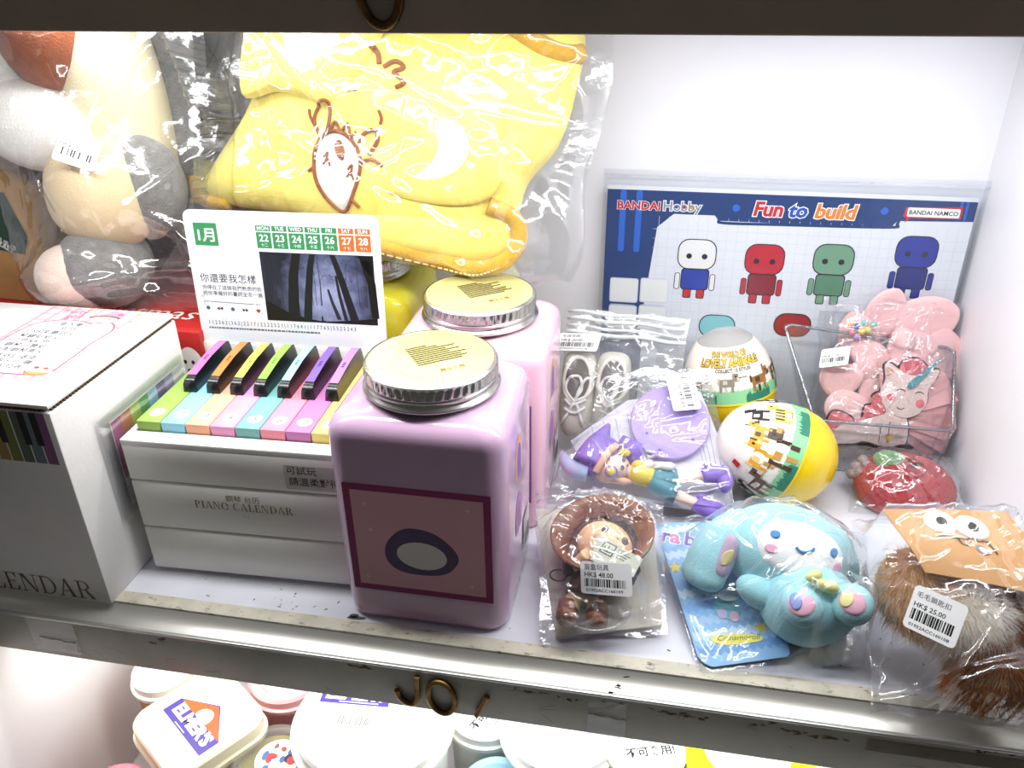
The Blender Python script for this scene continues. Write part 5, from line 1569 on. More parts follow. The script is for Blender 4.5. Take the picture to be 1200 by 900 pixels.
rm = body.modifiers.new('join', 'REMESH'); rm.mode = 'VOXEL'; rm.voxel_size = .0009; rm.use_smooth_shade = True
b = MB(); b.tube([(-.011, .0395, .0160), (-.0135, .033, .0145), (-.0148, .0255, .0130), (-.0155, .0200, .0122)], [.0075, .0106, .0112, .0118], BRW2, n=20); b.build('dress', doll, smooth=180)
for p in ((-.025, .0075), (-.008, .0075)):
    b = MB(); b.ell((p[0], p[1], .0105), (.0068, .0062, .0075), BRW); b.tube([(p[0] + .0004, p[1] + .009, .0112), (p[0], p[1] + .002, .0105)], [.0064, .0066], BRW, n=14); b.build('shoe', doll, smooth=180)
HR = mat('dark_hair', '#5a3a2c', rough=.5)
b = MB()
b.ell((-.0080, .0535, .0165), (.0186, .0150, .0130), HR, rotm(0, 0, -20))
b.tube([(-.022, .050, .018), (-.026, .042, .017), (-.0265, .032, .015)], [.0062, .0068, .0040], HR, n=12); b.tube([(.006, .047, .016), (.0095, .039, .015), (.008, .031, .014)], [.0058, .0058, .0036], HR, n=12)
b.build('hair', doll, smooth=180)
bv_ = make_bvh([body], Ma)
for x, y, r in ((-.0075, .0545, 1), (.0048, .0500, 1)):
    b = MB(); drape_patch(b, bv_, arc(x, y, .0021, .0029, n=18, rot=-20), mat('grey_eye', '#57504e', rough=.25), .0006); b.build('eye', body, smooth=180)
b = MB(); drape_patch(b, bv_, arc(.0004, .0492, .0010, .0007, n=12), mat('lip_red', '#c9624a', rough=.5), .0006); b.build('mouth', body, smooth=180)
for x, y in ((-.0115, .0490), (.0065, .0445)):
    b = MB(); drape_patch(b, bv_, arc(x, y, .0026, .0019, n=14), mat('blush', '#eda284', rough=.6), .0004); b.build('cheek', body, smooth=180)
b = MB(); b.tube([(p[0], p[1], .0140) for p in arc(-.033, .031, .0050, .0036, n=18)], .0006, mat('black_wire', '#1c1c1c', rough=.3), n=6, closed=True); b.tube([(p[0], p[1], .0150) for p in arc(-.0245, .0285, .0045, .0032, n=18)], .0006, MATS['black_wire'], n=6, closed=True)
b.build('key_loop', doll, smooth=180)
std = thing('stand_base', 'clear ring-shaped doll stand with mint ribbon, in the bag by the lilac jar', 'stand', Ma @ Matrix.Translation((-.011, .0165, .0090)) @ Matrix.Rotation(math.radians(-24), 4, 'X'))
CLR = film('clear_acrylic', haze=.06, base=.10, k=.8)
b = MB(); b.lathe([(.0002, -.0012), (.0215, -.0012), (.0225, 0), (.0215, .0012), (.0205, .0016), (.0195, .0010), (.0002, .0010)], CLR, n=48); b.build('ring', std, smooth=60)
b = MB()
for a in (0, 150, 215):
    c, s_ = math.cos(math.radians(a)), math.sin(math.radians(a)); b.bbox(-.001, .010, -.0022, .0022, .0018, .0030, mat('mint_ribbon', '#9fc9b9', rough=.7), bev=.0004, M=Matrix.Rotation(math.radians(a - 20), 4, 'Z'))
b.build('ribbon', std)
sc_ = thing('paper_slip', 'small grey-green folded paper slip held before the doll', 'card', Ma @ Matrix.Translation((0, 0, .0340)))
b = MB(); q = mm([(-11.5, 50), (15.5, 37), (11, 25), (-14, 33)]); b.prism(q, 0, .0004, mat('grey_green_paper', '#b9beac', rough=.6)); b.build('slip', sc_, smooth=0)
pr = Print(); pr.rect(-.0040, -.0040, .0040, .0040, '#2b2e2a'); pr.lay(); pr.rect(-.0033, -.0033, .0033, .0033, '#b9beac'); pr.lay(); pr.stroke([(-.0022, -.002), (-.0022, .001)], .0007, '#2b2e2a'); pr.stroke([(0, -.002), (0, .002)], .0007, '#2b2e2a'); pr.stroke([(.0022, -.002), (.0022, .001)], .0007, '#2b2e2a'); pr.stroke([(-.0022, -.002), (.0022, -.002)], .0006, '#2b2e2a')
pr.dashes(.0058, .0026, .009, 4, .0017, '#2b2e2a', seed=3, ch=.0006)
pr.build('slip_print', sc_, M=Matrix.Translation((-.0045, .0410, .0004)) @ Matrix.Rotation(math.radians(-24), 4, 'Z'))
pb5, hf5 = bag('plastic_bag', 'clear bag around the brown hatted doll, right of the lilac jar', Ma, [(-40, -6), (33, 10), (27, 96), (-57, 96)], [hc, doll, std, sc_], FILM, n=(84, 90), seed=51, crease=.0026, ncrease=46, back=.0028, wav=.03, crumple=.0014)
price_tag(pb5, on_film(hf5, -.0035, .0235, 8), .0300, .0185, '盲盒玩具', 'HK$ 48.00', '01952ACC160109', 8)

# ================================================================== pale blue rabbit plush with its card
AQUA = mat('aqua_plush', '#a3dde6', rough=.85, bump=.22, bscale=900, vary=.02, sheen=.35, sss=.05)
WFACE = mat('white_face_plush', '#fbfbfb', rough=.85, bump=.15, bscale=900, vary=.01, sheen=.2)
Mc = frame((.050, .340, .0030), 0, 12)
bc = thing('hang_card', 'blue zigzag hang card with stars and pastel lettering, left of the blue rabbit', 'card', Mc)
cp = mm([(-9.7, 3.5), (-6, -.5), (-1.3, -2), (40, 10.5), (41.5, 13), (40, 22), (9, 106), (-37.4, 97.2)])
b = MB(); b.prism(cp, -.0006, 0, mat('blue_card', '#8fc0ec', rough=.35, vary=.01)); b.build('card', bc, smooth=0)
CR = Matrix.Translation((-.0055, 0, 0)) @ Matrix.Rotation(math.radians(17.5), 4, 'Z')      # card's own axes
pr = Print()


def inside(p, poly):
    r = False; n = len(poly)
    for i in range(n):
        a, c = poly[i], poly[i - 1]
        if (a[1] > p[1]) != (c[1] > p[1]) and p[0] < (c[0] - a[0]) * (p[1] - a[1]) / (c[1] - a[1]) + a[0]:
            r = not r
    return r


for k, c in enumerate(('#6fa6e2', '#c3ddf6', '#a9cff2', '#7fb2e8', '#d3e6f8', '#8fc0ec', '#6fa6e2', '#c3ddf6', '#9cc7ef', '#d3e6f8')):
    y0 = .004 + k * .0098
    x = -.028
    while x < .050:
        for i in range(2):
            pts = [(x, y0), (x + .0024, y0), (x + .0024, y0 + .0052), (x, y0 + .0052)]
            d = .0016 if int((x + 1) / .0048) % 2 else -.0016
            o0 = .0012 * (1 if i == 0 else -1)
            pts = [(x, y0 - o0), (x + .0024, y0 + o0), (x + .0024, y0 + .0056 + o0), (x, y0 + .0056 - o0)]
            w = [tuple((CR @ Vector((p[0], p[1], 0)))[:2]) for p in pts]
            if all(inside(p, cp) for p in w):
                pr.poly(w, c)
            x += .0024
pr.lay()


def C2(x, y):
    return tuple((CR @ Vector((x / 1000, y / 1000, 0)))[:2])


def star(x, y, r, c):
    px_, py_ = x / 1000, y / 1000
    pr.poly([(px_ + r * (1 if i % 2 == 0 else .48) * math.cos(math.pi * i / 5 + .5), py_ + r * (1 if i % 2 == 0 else .48) * math.sin(math.pi * i / 5 + .5)) for i in range(10)], c)


star(-23.5, 63.5, .0046, '#f2df4e'); star(26.5, 27.5, .0044, '#f2df4e')
xx = -.0335
for ch, c in zip('rabbit', ('#7b6fc0', '#d98ab8', '#8f7fd0', '#5f9fd8', '#6fc0a0', '#e0b54a')):
    pr.text(ch, xx, .0835 - (xx + .0335) * .08, .0150, '#ffffff', bold=.07, rot=-6); pr.lay(); pr.text(ch, xx, .0835 - (xx + .0335) * .08, .0150, c, bold=.03, rot=-6)
    xx += {'r': .0058, 'a': .0088, 'b': .0090, 'i': .0042, 't': .006}[ch]
pr.lay()
pr.poly(smoothpoly(mm([(-2, 14.5), (4, 12.5), (14, 14.5), (24, 17.5), (27, 20), (24, 22), (12, 21), (0, 18)]), 5), '#f0e65c'); pr.lay()
pr.text('Cinnamoroll', .0010, .0146, .0049, '#3f6a4a', rot=11, shear=.35)
# plain aqua rabbit silhouette on the card
pr.ell(.008, .0475, .0095, .0070, '#7fc6d2', rot=10); pr.ell(.0075, .0375, .0080, .0075, '#7fc6d2'); pr.lay(); pr.ell(.0085, .0472, .0065, .0042, '#f6fafa', rot=10); pr.ell(.0045, .0335, .0028, .0036, '#c7c0e6'); pr.ell(.0115, .0325, .0028, .0036, '#e8c0d6')
pr.build('card_print', bc)
RO = Vector((.095, .392, .0))
rb_ = thing('rabbit_plush', 'pale aqua long-eared rabbit plush with white face, seated in the front row', 'plush toy', RO[:])
Q = lambda p: tuple(Vector(p) - RO)


def rblob(name, c, r, rot=None, m=AQUA, par=rb_, amp=.015, seed=1):
    b = MB(); b.ell(Q(c), r, m, rot, n=40, k=26, bumpf=lump(amp, seed)); return b.build(name, par, smooth=180)


head = rblob('head', (.0890, .4020, .0385), (.0370, .0300, .0270), rotm(0, 4, -8), seed=2)
body = rblob('body', (.1010, .3740, .0250), (.0275, .0240, .0250), rotm(0, 0, 10), seed=3)


def face_frame(c, up=(0, .25, 1)):
    z = (Vector((0, 0, .36)) - Vector(c)).normalized(); y = Vector(up); y = (y - z * y.dot(z)).normalized(); x = y.cross(z)
    M = Matrix((x, y, z)).transposed().to_4x4(); M.translation = Vector(c); return M


Hf = face_frame((.0890, .4020, .0385)); Hl = Matrix.Translation(-RO) @ Hf
bvh_h = make_bvh([head], Hf)


def onhead(name, outline, m, lift, par=None, ctr=None):
    b = MB(); drape_patch(b, bvh_h, outline, m, lift, nr=9, center=ctr); b.v = [tuple(Hl @ Vector(p)) for p in b.v]
    return b.build(name, par or rb_, smooth=180)


fpc = onhead('face', [(p[0], p[1]) for p in smoothpoly(mm([(-16, 6), (-10, 16), (4, 18), (20, 15), (30, 8), (33, -3), (29, -11), (16, -13), (0, -12), (-12, -6)]), 6)], WFACE, .0010, ctr=(.007, .002))
BLE = mat('blue_stitch', '#3d8fd2', rough=.7)
onhead('eye', arc(-.0060, .0085, .0030, .0023, n=18), BLE, .0022, fpc); onhead('eye', arc(.0265, .0040, .0022, .0026, n=18), BLE, .0022, fpc)
onhead('cheek', arc(-.0072, .0000, .0040, .0027, n=18), mat('pink_felt_cheek', '#f3b3d2', rough=.8), .0018, fpc); onhead('cheek', arc(.0292, -.0045, .0026, .0034, n=18), MATS['pink_felt_cheek'], .0018, fpc)
b = MB(); P_ = drape_pts(bvh_h, smoothpoly(mm([(6, 3.2), (8, 1.4), (11, 1.2), (14, 2.4), (15.5, 4.2)]), 5, False), .0018); b.tube([tuple(Hl @ Vector(p)) for p in P_], .00075, BLE, n=6); b.build('mouth', fpc, smooth=180)
PAST = ('#f2c7d8', '#f5e48a', '#a9b6e8', '#c7e6b4')
# left ear hangs outwards and curls back at its tip
b = MB(); EP = smoothpoly([Q(p) for p in ((.0665, .4070, .0560), (.0565, .4010, .0500), (.0475, .3950, .0380), (.0425, .3880, .0265), (.0395, .3830, .0190))], 5, False)
b.tube(EP, [.0085 + .0075 * math.sin(min(1, k / 14) * math.pi * .62) for k in range(len(EP) - 4)] + [.0142, .0128, .0095, .004], AQUA, n=18, flatten=.62); ear = b.build('ear', rb_, smooth=180)
Ef = face_frame((.052, .397, .040)); El = Matrix.Translation(-RO) @ Ef; bve = make_bvh([ear], Ef)
pts = smoothpoly(mm([(3, 9), (9, 5), (9, -9), (4, -17), (-2, -15), (-1, -2)]), 5)
b = MB(); drape_patch(b, bve, pts, mat('lilac_satin', '#cbb4cf', rough=.6), .0008); b.v = [tuple(El @ Vector(p)) for p in b.v]; b.build('inner_ear', ear, smooth=180)
b = MB(); drape_patch(b, bve, smoothpoly(mm([(2, -2), (7.5, 0), (6, -8), (1, -11), (0, -7)]), 4), mat('lemon_satin', '#e9dc9a', rough=.6), .0013); b.v = [tuple(El @ Vector(p)) for p in b.v]; b.build('inner_ear', ear, smooth=180)
b = MB(); EP = smoothpoly([Q(p) for p in ((.110, .414, .046), (.121, .416, .038), (.128, .412, .026), (.131, .408, .017))], 5, False)
b.tube(EP, [.008 + .005 * math.sin(k / (len(EP) - 1) * math.pi) for k in range(len(EP))], AQUA, n=16, flatten=.6); b.build('ear', rb_, smooth=180)
rblob('arm', (.0745, .3735, .0290), (.0150, .0095, .0095), rotm(0, 14, -12), seed=6)
for (p, rz, cols, a) in (((.0930, .3560, .0380), 8, ('#8fa2dc', '#f0b8cc'), 10), ((.1200, .3600, .0400), -6, ('#f6eaa0', '#f0b8cc'), -20)):
    f = rblob('foot', p, (.0115, .0125, .0105), rotm(0, 0, rz), seed=7)
    Ff = face_frame(p); Fl = Matrix.Translation(-RO) @ Ff; bvf = make_bvh([f], Ff)
    b = MB(); drape_patch(b, bvf, arc(0, .001, .0078, .0068, n=24, rot=a), mat('sole_' + cols[1][1:], cols[1], rough=.7), .0006); b.v = [tuple(Fl @ Vector(q)) for q in b.v]; s_o = b.build('sole', f, smooth=180)
    b = MB(); drape_patch(b, bvf, arc(-.0030, .002, .0036, .0050, n=16, rot=a), mat('sole_' + cols[0][1:], cols[0], rough=.7), .0012); b.v = [tuple(Fl @ Vector(q)) for q in b.v]; b.build('sole_patch', s_o if False else f, smooth=180)
b = MB(); LEM = mat('lemon_felt', '#eef0a0', rough=.85)
for p, r, a in (((.0985, .3640, .0535), (.0052, .0032, .0036), 30), ((.1060, .3610, .0500), (.0058, .0034, .0038), -12), ((.1015, .3605, .0515), (.0022, .0022, .0028), 0)):
    b.ell(Q(p), r, LEM, rotm(0, 0, a), n=16, k=12)
b.build('bow_tie', rb_, smooth=180)
b = MB(); b.tube(smoothpoly([Q(p) for p in ((.070, .362, .0015), (.085, .3475, .0015), (.104, .3480, .0010), (.118, .352, .0010))], 4, False), .0012, AQUA, n=8); b.build('tail_seam', rb_, smooth=180) if False else None
Mcb = frame((.050, .3385, .0022), 0, 12)
pb6, hf6 = bag('plastic_bag', 'clear bag around the aqua rabbit plush and its card', Mcb, [(-9, -5), (82, 14), (96, 108), (-38, 104)], [bc, rb_], FILM, n=(96, 90), seed=61, crease=.0026, ncrease=50, back=.0008, wav=.02, crumple=.0014)
price_tag(pb6, on_film(hf6, .084, .058, -28), .026, .017, '毛絨玩具', 'HK$ 48.00', '01952ACC160115', 9)

# ================================================================== red crochet pouch
CROR = mat('red_yarn', '#b8262f', rough=.85, bump=.5, bscale=1800, vary=.12, vscale=500, sheen=.2)
CROG = mat('green_yarn', '#7fa776', rough=.85, bump=.5, bscale=1800, vary=.12, vscale=500, sheen=.2)
Mg = frame((.1930, .5060, .0030), 0, 24)
ap = thing('crochet_pouch', 'red crochet apple pouch with green leaf, behind the fur keyring', 'pouch', Mg)


def crochet(rx, ry, h, rows, st, m, amp=.0009, c=(0, 0, 0)):
    b = MB(); R = []
    N_ = st * 6
    for i in range(rows * 5 + 1):
        t = i / (rows * 5); r = math.sin(t * math.pi / 2); z = h * math.cos(t * math.pi / 2); row = []
        for j in range(N_):
            a = 2 * math.pi * j / N_
            k = amp * (abs(math.sin(t * rows * math.pi)) ** .6) * (.55 + .45 * abs(math.cos(a * st / 2 + (math.floor(t * rows) % 2) * 1.57)))
            row.append((c[0] + (rx * r + k * r) * math.cos(a), c[1] + (ry * r + k * r) * math.sin(a), c[2] + z + k * (1 - r * .6)))
        R.append(row)
    b.grid(R, m, wrap=True); b.add(R[-1], [tuple(reversed(range(N_)))], m); return b


crochet(.0345, .0275, .0200, 9, 44, CROR, c=(-.004, .018, 0)).build('body', ap, smooth=180)
crochet(.0110, .0075, .0060, 5, 18, CROG, c=(-.0160, .0310, .0145)).build('leaf', ap, smooth=180)
b = MB(); b.lathe([(.0001, .0026), (.0040, .0024), (.0052, .0012), (.0052, 0)], mat('horn_button', '#57473a', rough=.3, vary=.2), n=24, M=Matrix.Translation((-.0010, .0270, .0178)) @ Matrix.Rotation(.3, 4, 'Y')); b.build('button', ap, smooth=60)
b = MB(); b.tube([(p[0], p[1], .0215 - abs(p[0]) * .1) for p in arc(-.0020, .0215, .0085, .0050, n=26, rot=35)], .0009, CROR, n=7, closed=True); b.build('loop', ap, smooth=180)
b = MB()
for i, (x, y, z) in enumerate(((-37, 30, 5), (-32, 35, 7), (-40, 24, 4), (-35, 24, 6), (-30, 30, 8))):
    b.ell((x / 1000, y / 1000, z / 1000), (.0040, .0036, .0034), mat('grey_pink_fuzz', '#c9b3b0', rough=.95, vary=.2, vscale=400, bump=.8, bscale=1500), n=12, k=8, bumpf=lump(.12, i))
fz = b.build('fuzzy_charm', ap, smooth=180)
pb7, hf7 = bag('plastic_bag', 'clear bag around the red crochet pouch', Mg, [(-44, -6), (32, -6), (32, 48), (-46, 50)], [ap], FILM, n=(60, 50), seed=71, crease=.0022, ncrease=26, back=.0006, wav=.03, crumple=.0012)

# ================================================================== fur keyring under a tan header card
Mk = frame((.190, .325, .0085), 0, 22)
fk = thing('fur_keyring', 'fluffy fur keyring in tan, white and brown, at the right front corner', 'keyring', Mk)
TANB = mat('tan_fur_base', '#cfae86', rough=.95); WHB = mat('white_fur_base', '#faf4ea', rough=.95); BRB = mat('brown_fur_base', '#80502a', rough=.95)
TANF = furmat('tan_fur', '#ecd0a8', '#cfa878'); WHF = furmat('cream_fur', '#ffffff', '#f6ecda'); BRF = furmat('brown_fur', '#b8793c', '#96602c')
I3 = Matrix.Identity(3)
for nm, bods, base, fm, cnt, ln, flow, sd in (('tan_fur', [((-.034, .056, .0190), (.0190, .0240, .0145), rotm(0, 0, 20)), ((-.010, .066, .0200), (.018, .018, .0140), I3)], TANB, TANF, 15000, .0115, (.05, -.55, .15), 1),
                                                ('white_fur', [((-.0130, .0410, .0220), (.0190, .0165, .0150), rotm(0, 0, 25))], WHB, WHF, 11000, .0125, (-.15, -.6, .15), 2),
                                                ('brown_fur', [((-.0040, .0160, .0175), (.0215, .0140, .0140), rotm(0, 0, 20)), ((.0120, .0370, .0210), (.0120, .0200, .0140), rotm(0, 0, -15))], BRB, BRF, 15000, .0105, (-.25, -.45, .15), 3)):
    b = MB()
    for c, r, R in bods:
        b.ell(c, r, base, R, n=28, k=18, bumpf=lump(.05, sd))
    o = b.build(nm.split('_')[0] + '_pompom', fk, smooth=180)
    fur('fur', o, [(c, r, R) for c, r, R in bods], cnt, ln, fm, seed=sd, flow=flow, w=.00026)
b = MB(); b.ell((.0150, .0530, .0260), (.0032, .0032, .0020), mat('black_bead', '#1a1a1c', rough=.2)); b.build('bead', fk, smooth=180)
CT = [(-.0565, .0885, .0470), (.0060, .0920, .0500), (.0365, .0410, .0455), (-.0385, .0545, .0420)]


def hw(x, y, z):     # unit square -> slightly curled header card
    p = [(1 - x) * (1 - y) * CT[3][i] + x * (1 - y) * CT[2][i] + x * y * CT[1][i] + (1 - x) * y * CT[0][i] for i in range(3)]
    return (p[0], p[1], p[2] + .0035 * math.sin(x * math.pi) * (.4 + .6 * (1 - y)) + .0012 * math.sin(y * 5) + z)


hd = thing('header_card', 'tan header card with printed goggle eyes and squiggle mouth', 'card', Mk)
b = MB(); TANC = mat('tan_card', '#d9a46c', rough=.6, vary=.02)
b.grid([[hw(i / 14, j / 10, 0) for j in range(11)] for i in range(15)], TANC); b.grid([[hw(i / 14, 1 - j / 10, -.0007) for j in range(11)] for i in range(15)], TANC)
b.build('card', hd, smooth=180)


def inv(px_, py_):     # nearest unit coordinates of a point given in plane millimetres
    best = None
    for i in range(81):
        for j in range(61):
            q = hw(i / 80, j / 60, 0); d = (q[0] - px_ / 1000) ** 2 + (q[1] - py_ / 1000) ** 2
            if best is None or d < best[0]:
                best = (d, i / 80, j / 60)
    return best[1:]


pr = Print(warp=hw, step=.00006); pr.z = .0001
e1, e2, m1, hl = inv(-29, 82.5), inv(-14, 80), inv(-18, 72.5), inv(-11, 66.5)
for (u, v) in (e1, e2):
    pr.z = .0004
    pr.ell(u, v, .118, .165, '#fafafa', rot=-24, n=28); pr.z += .0006; pr.ell(u + .012, v + .005, .040, .066, '#3a342f', rot=-20, n=18)
pr.z = .0006
P_ = [inv(*p) for p in ((-31, 73.5), (-26.5, 74.2), (-22, 72.6), (-19.5, 73.6), (-18, 71.8), (-15.5, 74), (-12, 71.5), (-8.5, 71.8), (-6, 68), (-4.2, 64.5))]
pr.stroke(smoothpoly(P_, 4, False), .014, '#3a2f28')
pr.stroke(smoothpoly([inv(*p) for p in ((-21.5, 72.8), (-20, 69.8), (-17, 69.4), (-15.5, 71.6))], 4, False), .012, '#3a2f28')
pr.ell(hl[0], hl[1], .040, .062, '#8a8a88', n=18); pr.z += .0001; pr.ell(hl[0] + .004, hl[1] - .006, .026, .042, '#e4e2dc', n=16)
pr.build('face_print', hd)
Mkb = frame((.190, .325, .0070), 0, 22)


def droop(A):      # the loose bag mouth hangs over the shelf edge
    y = A[..., 1]; k = np.clip(-(y - .002) / .02, 0, 1)
    A[..., 2] -= k * .006


pb8, hf8 = bag('plastic_bag', 'clear bag around the fur keyring, its mouth overhanging the shelf edge', Mkb, [(-62, -7), (40, -6), (39, 112), (-62, 108)], [fk, hd], FILM, n=(96, 100), seed=81, crease=.0028, ncrease=56, back=.0010, wav=.025, crumple=.0016)
price_tag(pb8, on_film(hf8, -.0370, .0310, -17), .0255, .0230, '毛毛鎖匙扣', 'HK$ 25.00', '01952ACC160108', 10)

# ================================================================== slime tubs on the lower shelf
WTUB = mat('milky_white_plastic', '#f2f1ea', rough=.32, coat=.2, vary=.01)
CTUB = film('clear_tub_lower', haze=.12, base=.07, k=.6, hazecol=(.9, .92, .88))
ORG, PRP = '#ea5a24', '#45348f'


def logo(par, M, w, seed=1):
    """house-shaped orange and purple badge with the brand word; its printed mascot becomes a plain white blob"""
    pr = Print(); s = w / 100
    S = lambda pts: [(x * s, y * s) for x, y in pts]
    pr.poly(S([(-50, -22), (50, -22), (50, 4), (0, 34), (-50, 4)]), PRP); pr.lay(); pr.poly(S([(-45, 6), (45, 6), (0, 31)]), ORG); pr.lay()
    pr.poly(S([(-45, 4), (45, 4), (45, 7), (0, 31.5), (-45, 7)]), ORG); pr.lay()
    pr.poly(smoothpoly(S([(-10, 4), (-13, 12), (-7, 20), (4, 22), (12, 15), (11, 4)]), 4), '#f7f4ee'); pr.lay()
    pr.text("ELMER'S", 0, -13 * s, 23 * s, '#ffffff', bold=.05, align='CENTER', sx=1.02); pr.lay(); pr.dashes(-20 * s, -20 * s, 40 * s, 1, .001, '#e8e4f4', seed=seed, ch=.0009)
    o = pr.build('brand_badge', par, M=M); return o


def warn(par, M, s=1.0, seed=1):
    pr = Print(); pr.rect(-.019 * s, -.016 * s, .019 * s, .016 * s, '#fdfdfb', r=.001); pr.lay(); pr.text('不可食用!', 0, -.004 * s, .0082 * s, '#1c1c1c', bold=.02, align='CENTER')
    pr.dashes(-.016 * s, .012 * s, .030 * s, 3, .0024, '#8a8a86', seed=seed, ch=.0009); pr.dashes(-.016 * s, -.008 * s, .030 * s, 3, .0024, '#8a8a86', seed=seed + 1, ch=.0009)
    o = pr.build('warning_label', par, M=M); return o


def rtub(name, label, loc, r, h, cup, lid, lidh=.012, rimr=.002, inner=None, grp=None, taper=.88):
    t = thing(name, label, 'tub', loc, grp)
    b = MB(); b.lathe([(r * taper * .94, -.0505), (r * taper, -.0485), (r * .97, h - lidh)], cup, n=48, cap0=True); b.build('cup', t, smooth=50)
    if inner:
        b = MB(); b.lathe([(r * taper * .93, -.049), (r * .90, h * .82), (.0002, h * .82)], inner, n=40, cap0=True); b.build('slime', t, smooth=50)
    b = MB(); b.lathe([(r * .97, h - lidh), (r + rimr, h - lidh), (r + rimr, h - lidh + .003), (r, h - lidh + .004), (r, h - .002), (r - .002, h), (r - .007, h), (r - .009, h - .0022), (.0002, h - .0022)], lid, n=64); b.build('lid', t, smooth=40)
    return t


LF = -.2
# square tub, front left
t1 = thing('slime_tub', 'rounded square cream tub with purple and orange badge on the lower shelf', 'tub', Matrix.Translation((-.3010, .3520, LF)) @ Matrix.Diagonal((.9, .9, 1, 1)) @ Matrix.Rotation(math.radians(-34), 4, 'Z'))
b = MB(); b.rings([rsq(.034, .034, .014, -.0505, 8), rsq(.036, .036, .015, -.0475, 8), rsq(.0395, .0395, .017, .058, 8)], mat('blush_slime_cup', '#eed6c6', rough=.25, coat=.4, vary=.02), cap1=True); b.build('cup', t1, smooth=60)
b = MB(); b.rings([rsq(.041, .041, .018, .054, 8), rsq(.0435, .0435, .019, .055, 8), rsq(.0435, .0435, .019, .0585, 8), rsq(.0415, .0415, .018, .0595, 8), rsq(.0415, .0415, .018, .0690, 8), rsq(.0400, .0400, .017, .0705, 8), rsq(.0365, .0365, .015, .0705, 8), rsq(.0350, .0350, .014, .0685, 8)], mat('cream_lid', '#f6f0d2', rough=.3, coat=.3, vary=.02), cap1=True); b.build('lid', t1, smooth=40)
logo(t1, Matrix.Translation((.001, -.002, .0686)), .062)
t2 = rtub('slime_tub', 'big round white tub with purple brand badge, under the brass letters', (-.1710, .3640, LF), .0535, .088, WTUB, WTUB, rimr=.004)
pr = Print(); pr.rect(-.020, -.006, .030, .012, PRP); pr.lay(); pr.text("ELMER'S", .005, -.002, .0125, '#ffffff', bold=.05, align='CENTER', shear=.15); pr.lay(); pr.dashes(-.006, -.0048, .03, 1, .001, '#e8e4f4', ch=.0009)
pr.bars(-.004, -.023, .026, .007, 4, '#7a7a76'); pr.build('brand_badge', t2, M=Matrix.Translation((-.022, .012, .0860)) @ Matrix.Rotation(math.radians(4), 4, 'Z'))
t3 = rtub('slime_tub', 'clear round tub of olive slime with a round picture label', (-.2400, .3400, LF), .0285, .058, CTUB, CTUB, inner=mat('olive_slime', '#a39a3c', rough=.25, coat=.4), rimr=.003)
pr = Print(); pr.ell(0, 0, .016, .016, '#f1ece2'); pr.lay(); rnd = random.Random(4)
for q in range(16):
    pr.ell(rnd.uniform(-.010, .010), rnd.uniform(-.010, .010), rnd.uniform(.0016, .004), rnd.uniform(.0016, .004), rnd.choice(('#4a6aa8', '#c43a3a', '#8a6a4a', '#6a8ac0', '#2a2a34', '#e6d6c2')), n=10); pr.lay()
pr.build('picture_label', t3, M=Matrix.Translation((.004, 0, .0560)))
t4 = rtub('slime_tub', 'round amber tub with a white lid, behind the square tub', (-.3570, .3960, LF), .0235, .064, mat('amber_slime', '#d08a24', rough=.25, coat=.4), mat('white_lid', '#f6f3ea', rough=.35), grp=None)
t5 = rtub('slime_tub', 'pink lidded tub peeking out behind the square cream tub', (-.2600, .4120, LF), .030, .060, mat('dusty_pink', '#e79aa4', rough=.3, coat=.3), mat('salmon_lid', '#efb0b2', rough=.35))
pr = Print(); pr.rect(-.014, -.010, .014, .010, '#fbf8f4'); pr.lay(); pr.bars(-.012, -.008, .022, .010, 8); pr.build('barcode_label', t5, M=Matrix.Translation((-.002, -.006, .0580)))
t6 = rtub('slime_tub', 'white tub with a warning label, right of the large white tub', (-.1000, .4090, LF), .0290, .056, WTUB, WTUB)
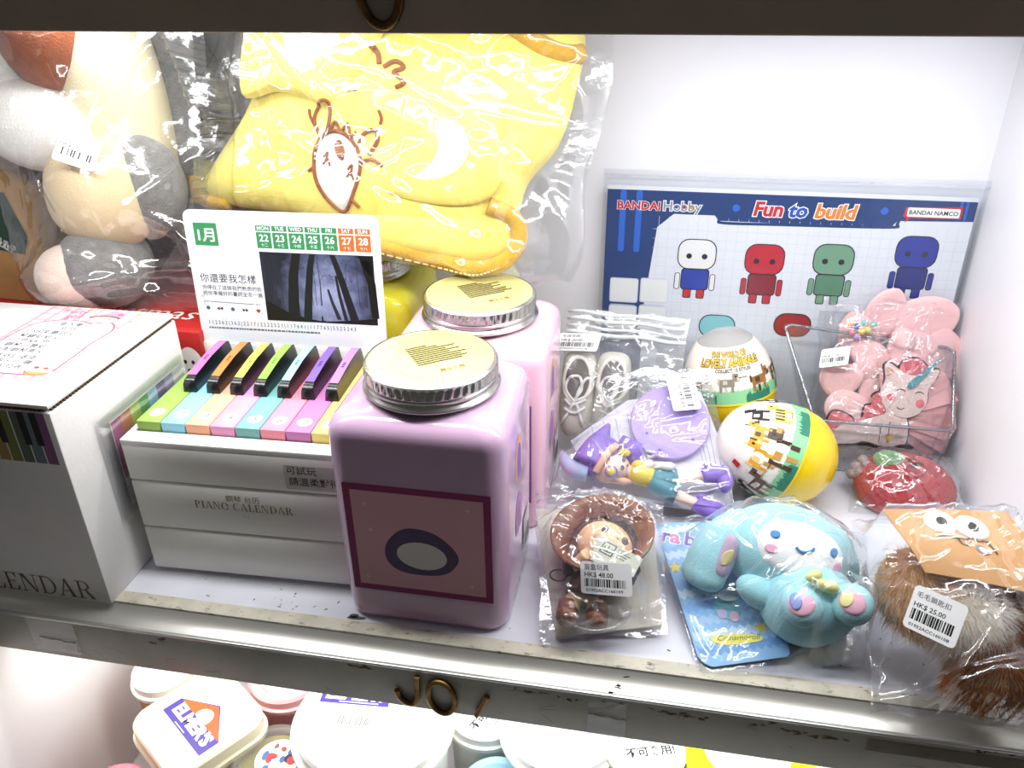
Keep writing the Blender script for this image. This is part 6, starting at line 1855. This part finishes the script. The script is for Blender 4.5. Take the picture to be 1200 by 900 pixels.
warn(t6, Matrix.Translation((0, -.004, .0540)) @ Matrix.Rotation(math.radians(62), 4, 'Z'), .95, 3)
t7 = rtub('slime_tub', 'white tub of cream slime, wide lid, below the taped bar', (-.0420, .3960, LF), .0420, .070, WTUB, mat('milky_lid', '#f4f4ee', rough=.3, coat=.3), rimr=.003)
pr = Print(); pr.rect(-.020, .012, .020, .024, PRP); pr.lay(); pr.text("ELMER'S", 0, .0145, .009, '#ffffff', bold=.05, align='CENTER'); pr.build('brand_badge', t7, M=Matrix.Translation((.004, 0, .068)))
t8 = rtub('slime_tub', 'small tub with a pale blue lid, in front of the white tubs', (-.0800, .3480, LF), .0270, .050, mat('pale_blue_cup', '#bfe0ea', rough=.3, coat=.3), mat('pale_blue_lid', '#a9d6e8', rough=.35))
pr = Print(); pr.rect(-.012, -.010, .012, .006, '#f6f8f8', r=.001); pr.build('white_label', t8, M=Matrix.Translation((0, 0, .048)))
t9 = rtub('slime_tub', 'white tub with a slanted warning label, beside the yellow tub', (.0180, .3920, LF), .0310, .066, WTUB, WTUB)
warn(t9, Matrix.Translation((.004, -.006, .0640)) @ Matrix.Rotation(math.radians(16), 4, 'Z'), 1.0, 5)
t10 = rtub('slime_tub', 'neon yellow tub with a white centred lid on the lower shelf', (.0900, .3880, LF), .0440, .068, mat('neon_yellow', '#e9ee2a', rough=.3, coat=.3), mat('neon_yellow_lid', '#e6ec22', rough=.3, coat=.3))
b = MB(); b.lathe([(.0300, .0658), (.0300, .0672), (.0290, .0678), (.0002, .0678)], mat('white_disc', '#f7f7f2', rough=.35), n=48, M=Matrix.Translation((-.002, .010, 0))); b.build('lid_disc', t10, smooth=40)
t11 = rtub('slime_tub', 'small tub with a coral pink lid at the bottom left', (-.3350, .2950, LF), .0240, .058, mat('coral_cup', '#f08a94', rough=.3, coat=.3), mat('coral_lid', '#ee6a80', rough=.35))
t12 = rtub('slime_tub', 'pale green lidded tub at the right end of the lower row', (.1500, .3900, LF), .0340, .060, mat('pale_green_cup', '#dfe8cf', rough=.3, coat=.3), mat('pale_green_lid', '#e4ebd8', rough=.35))
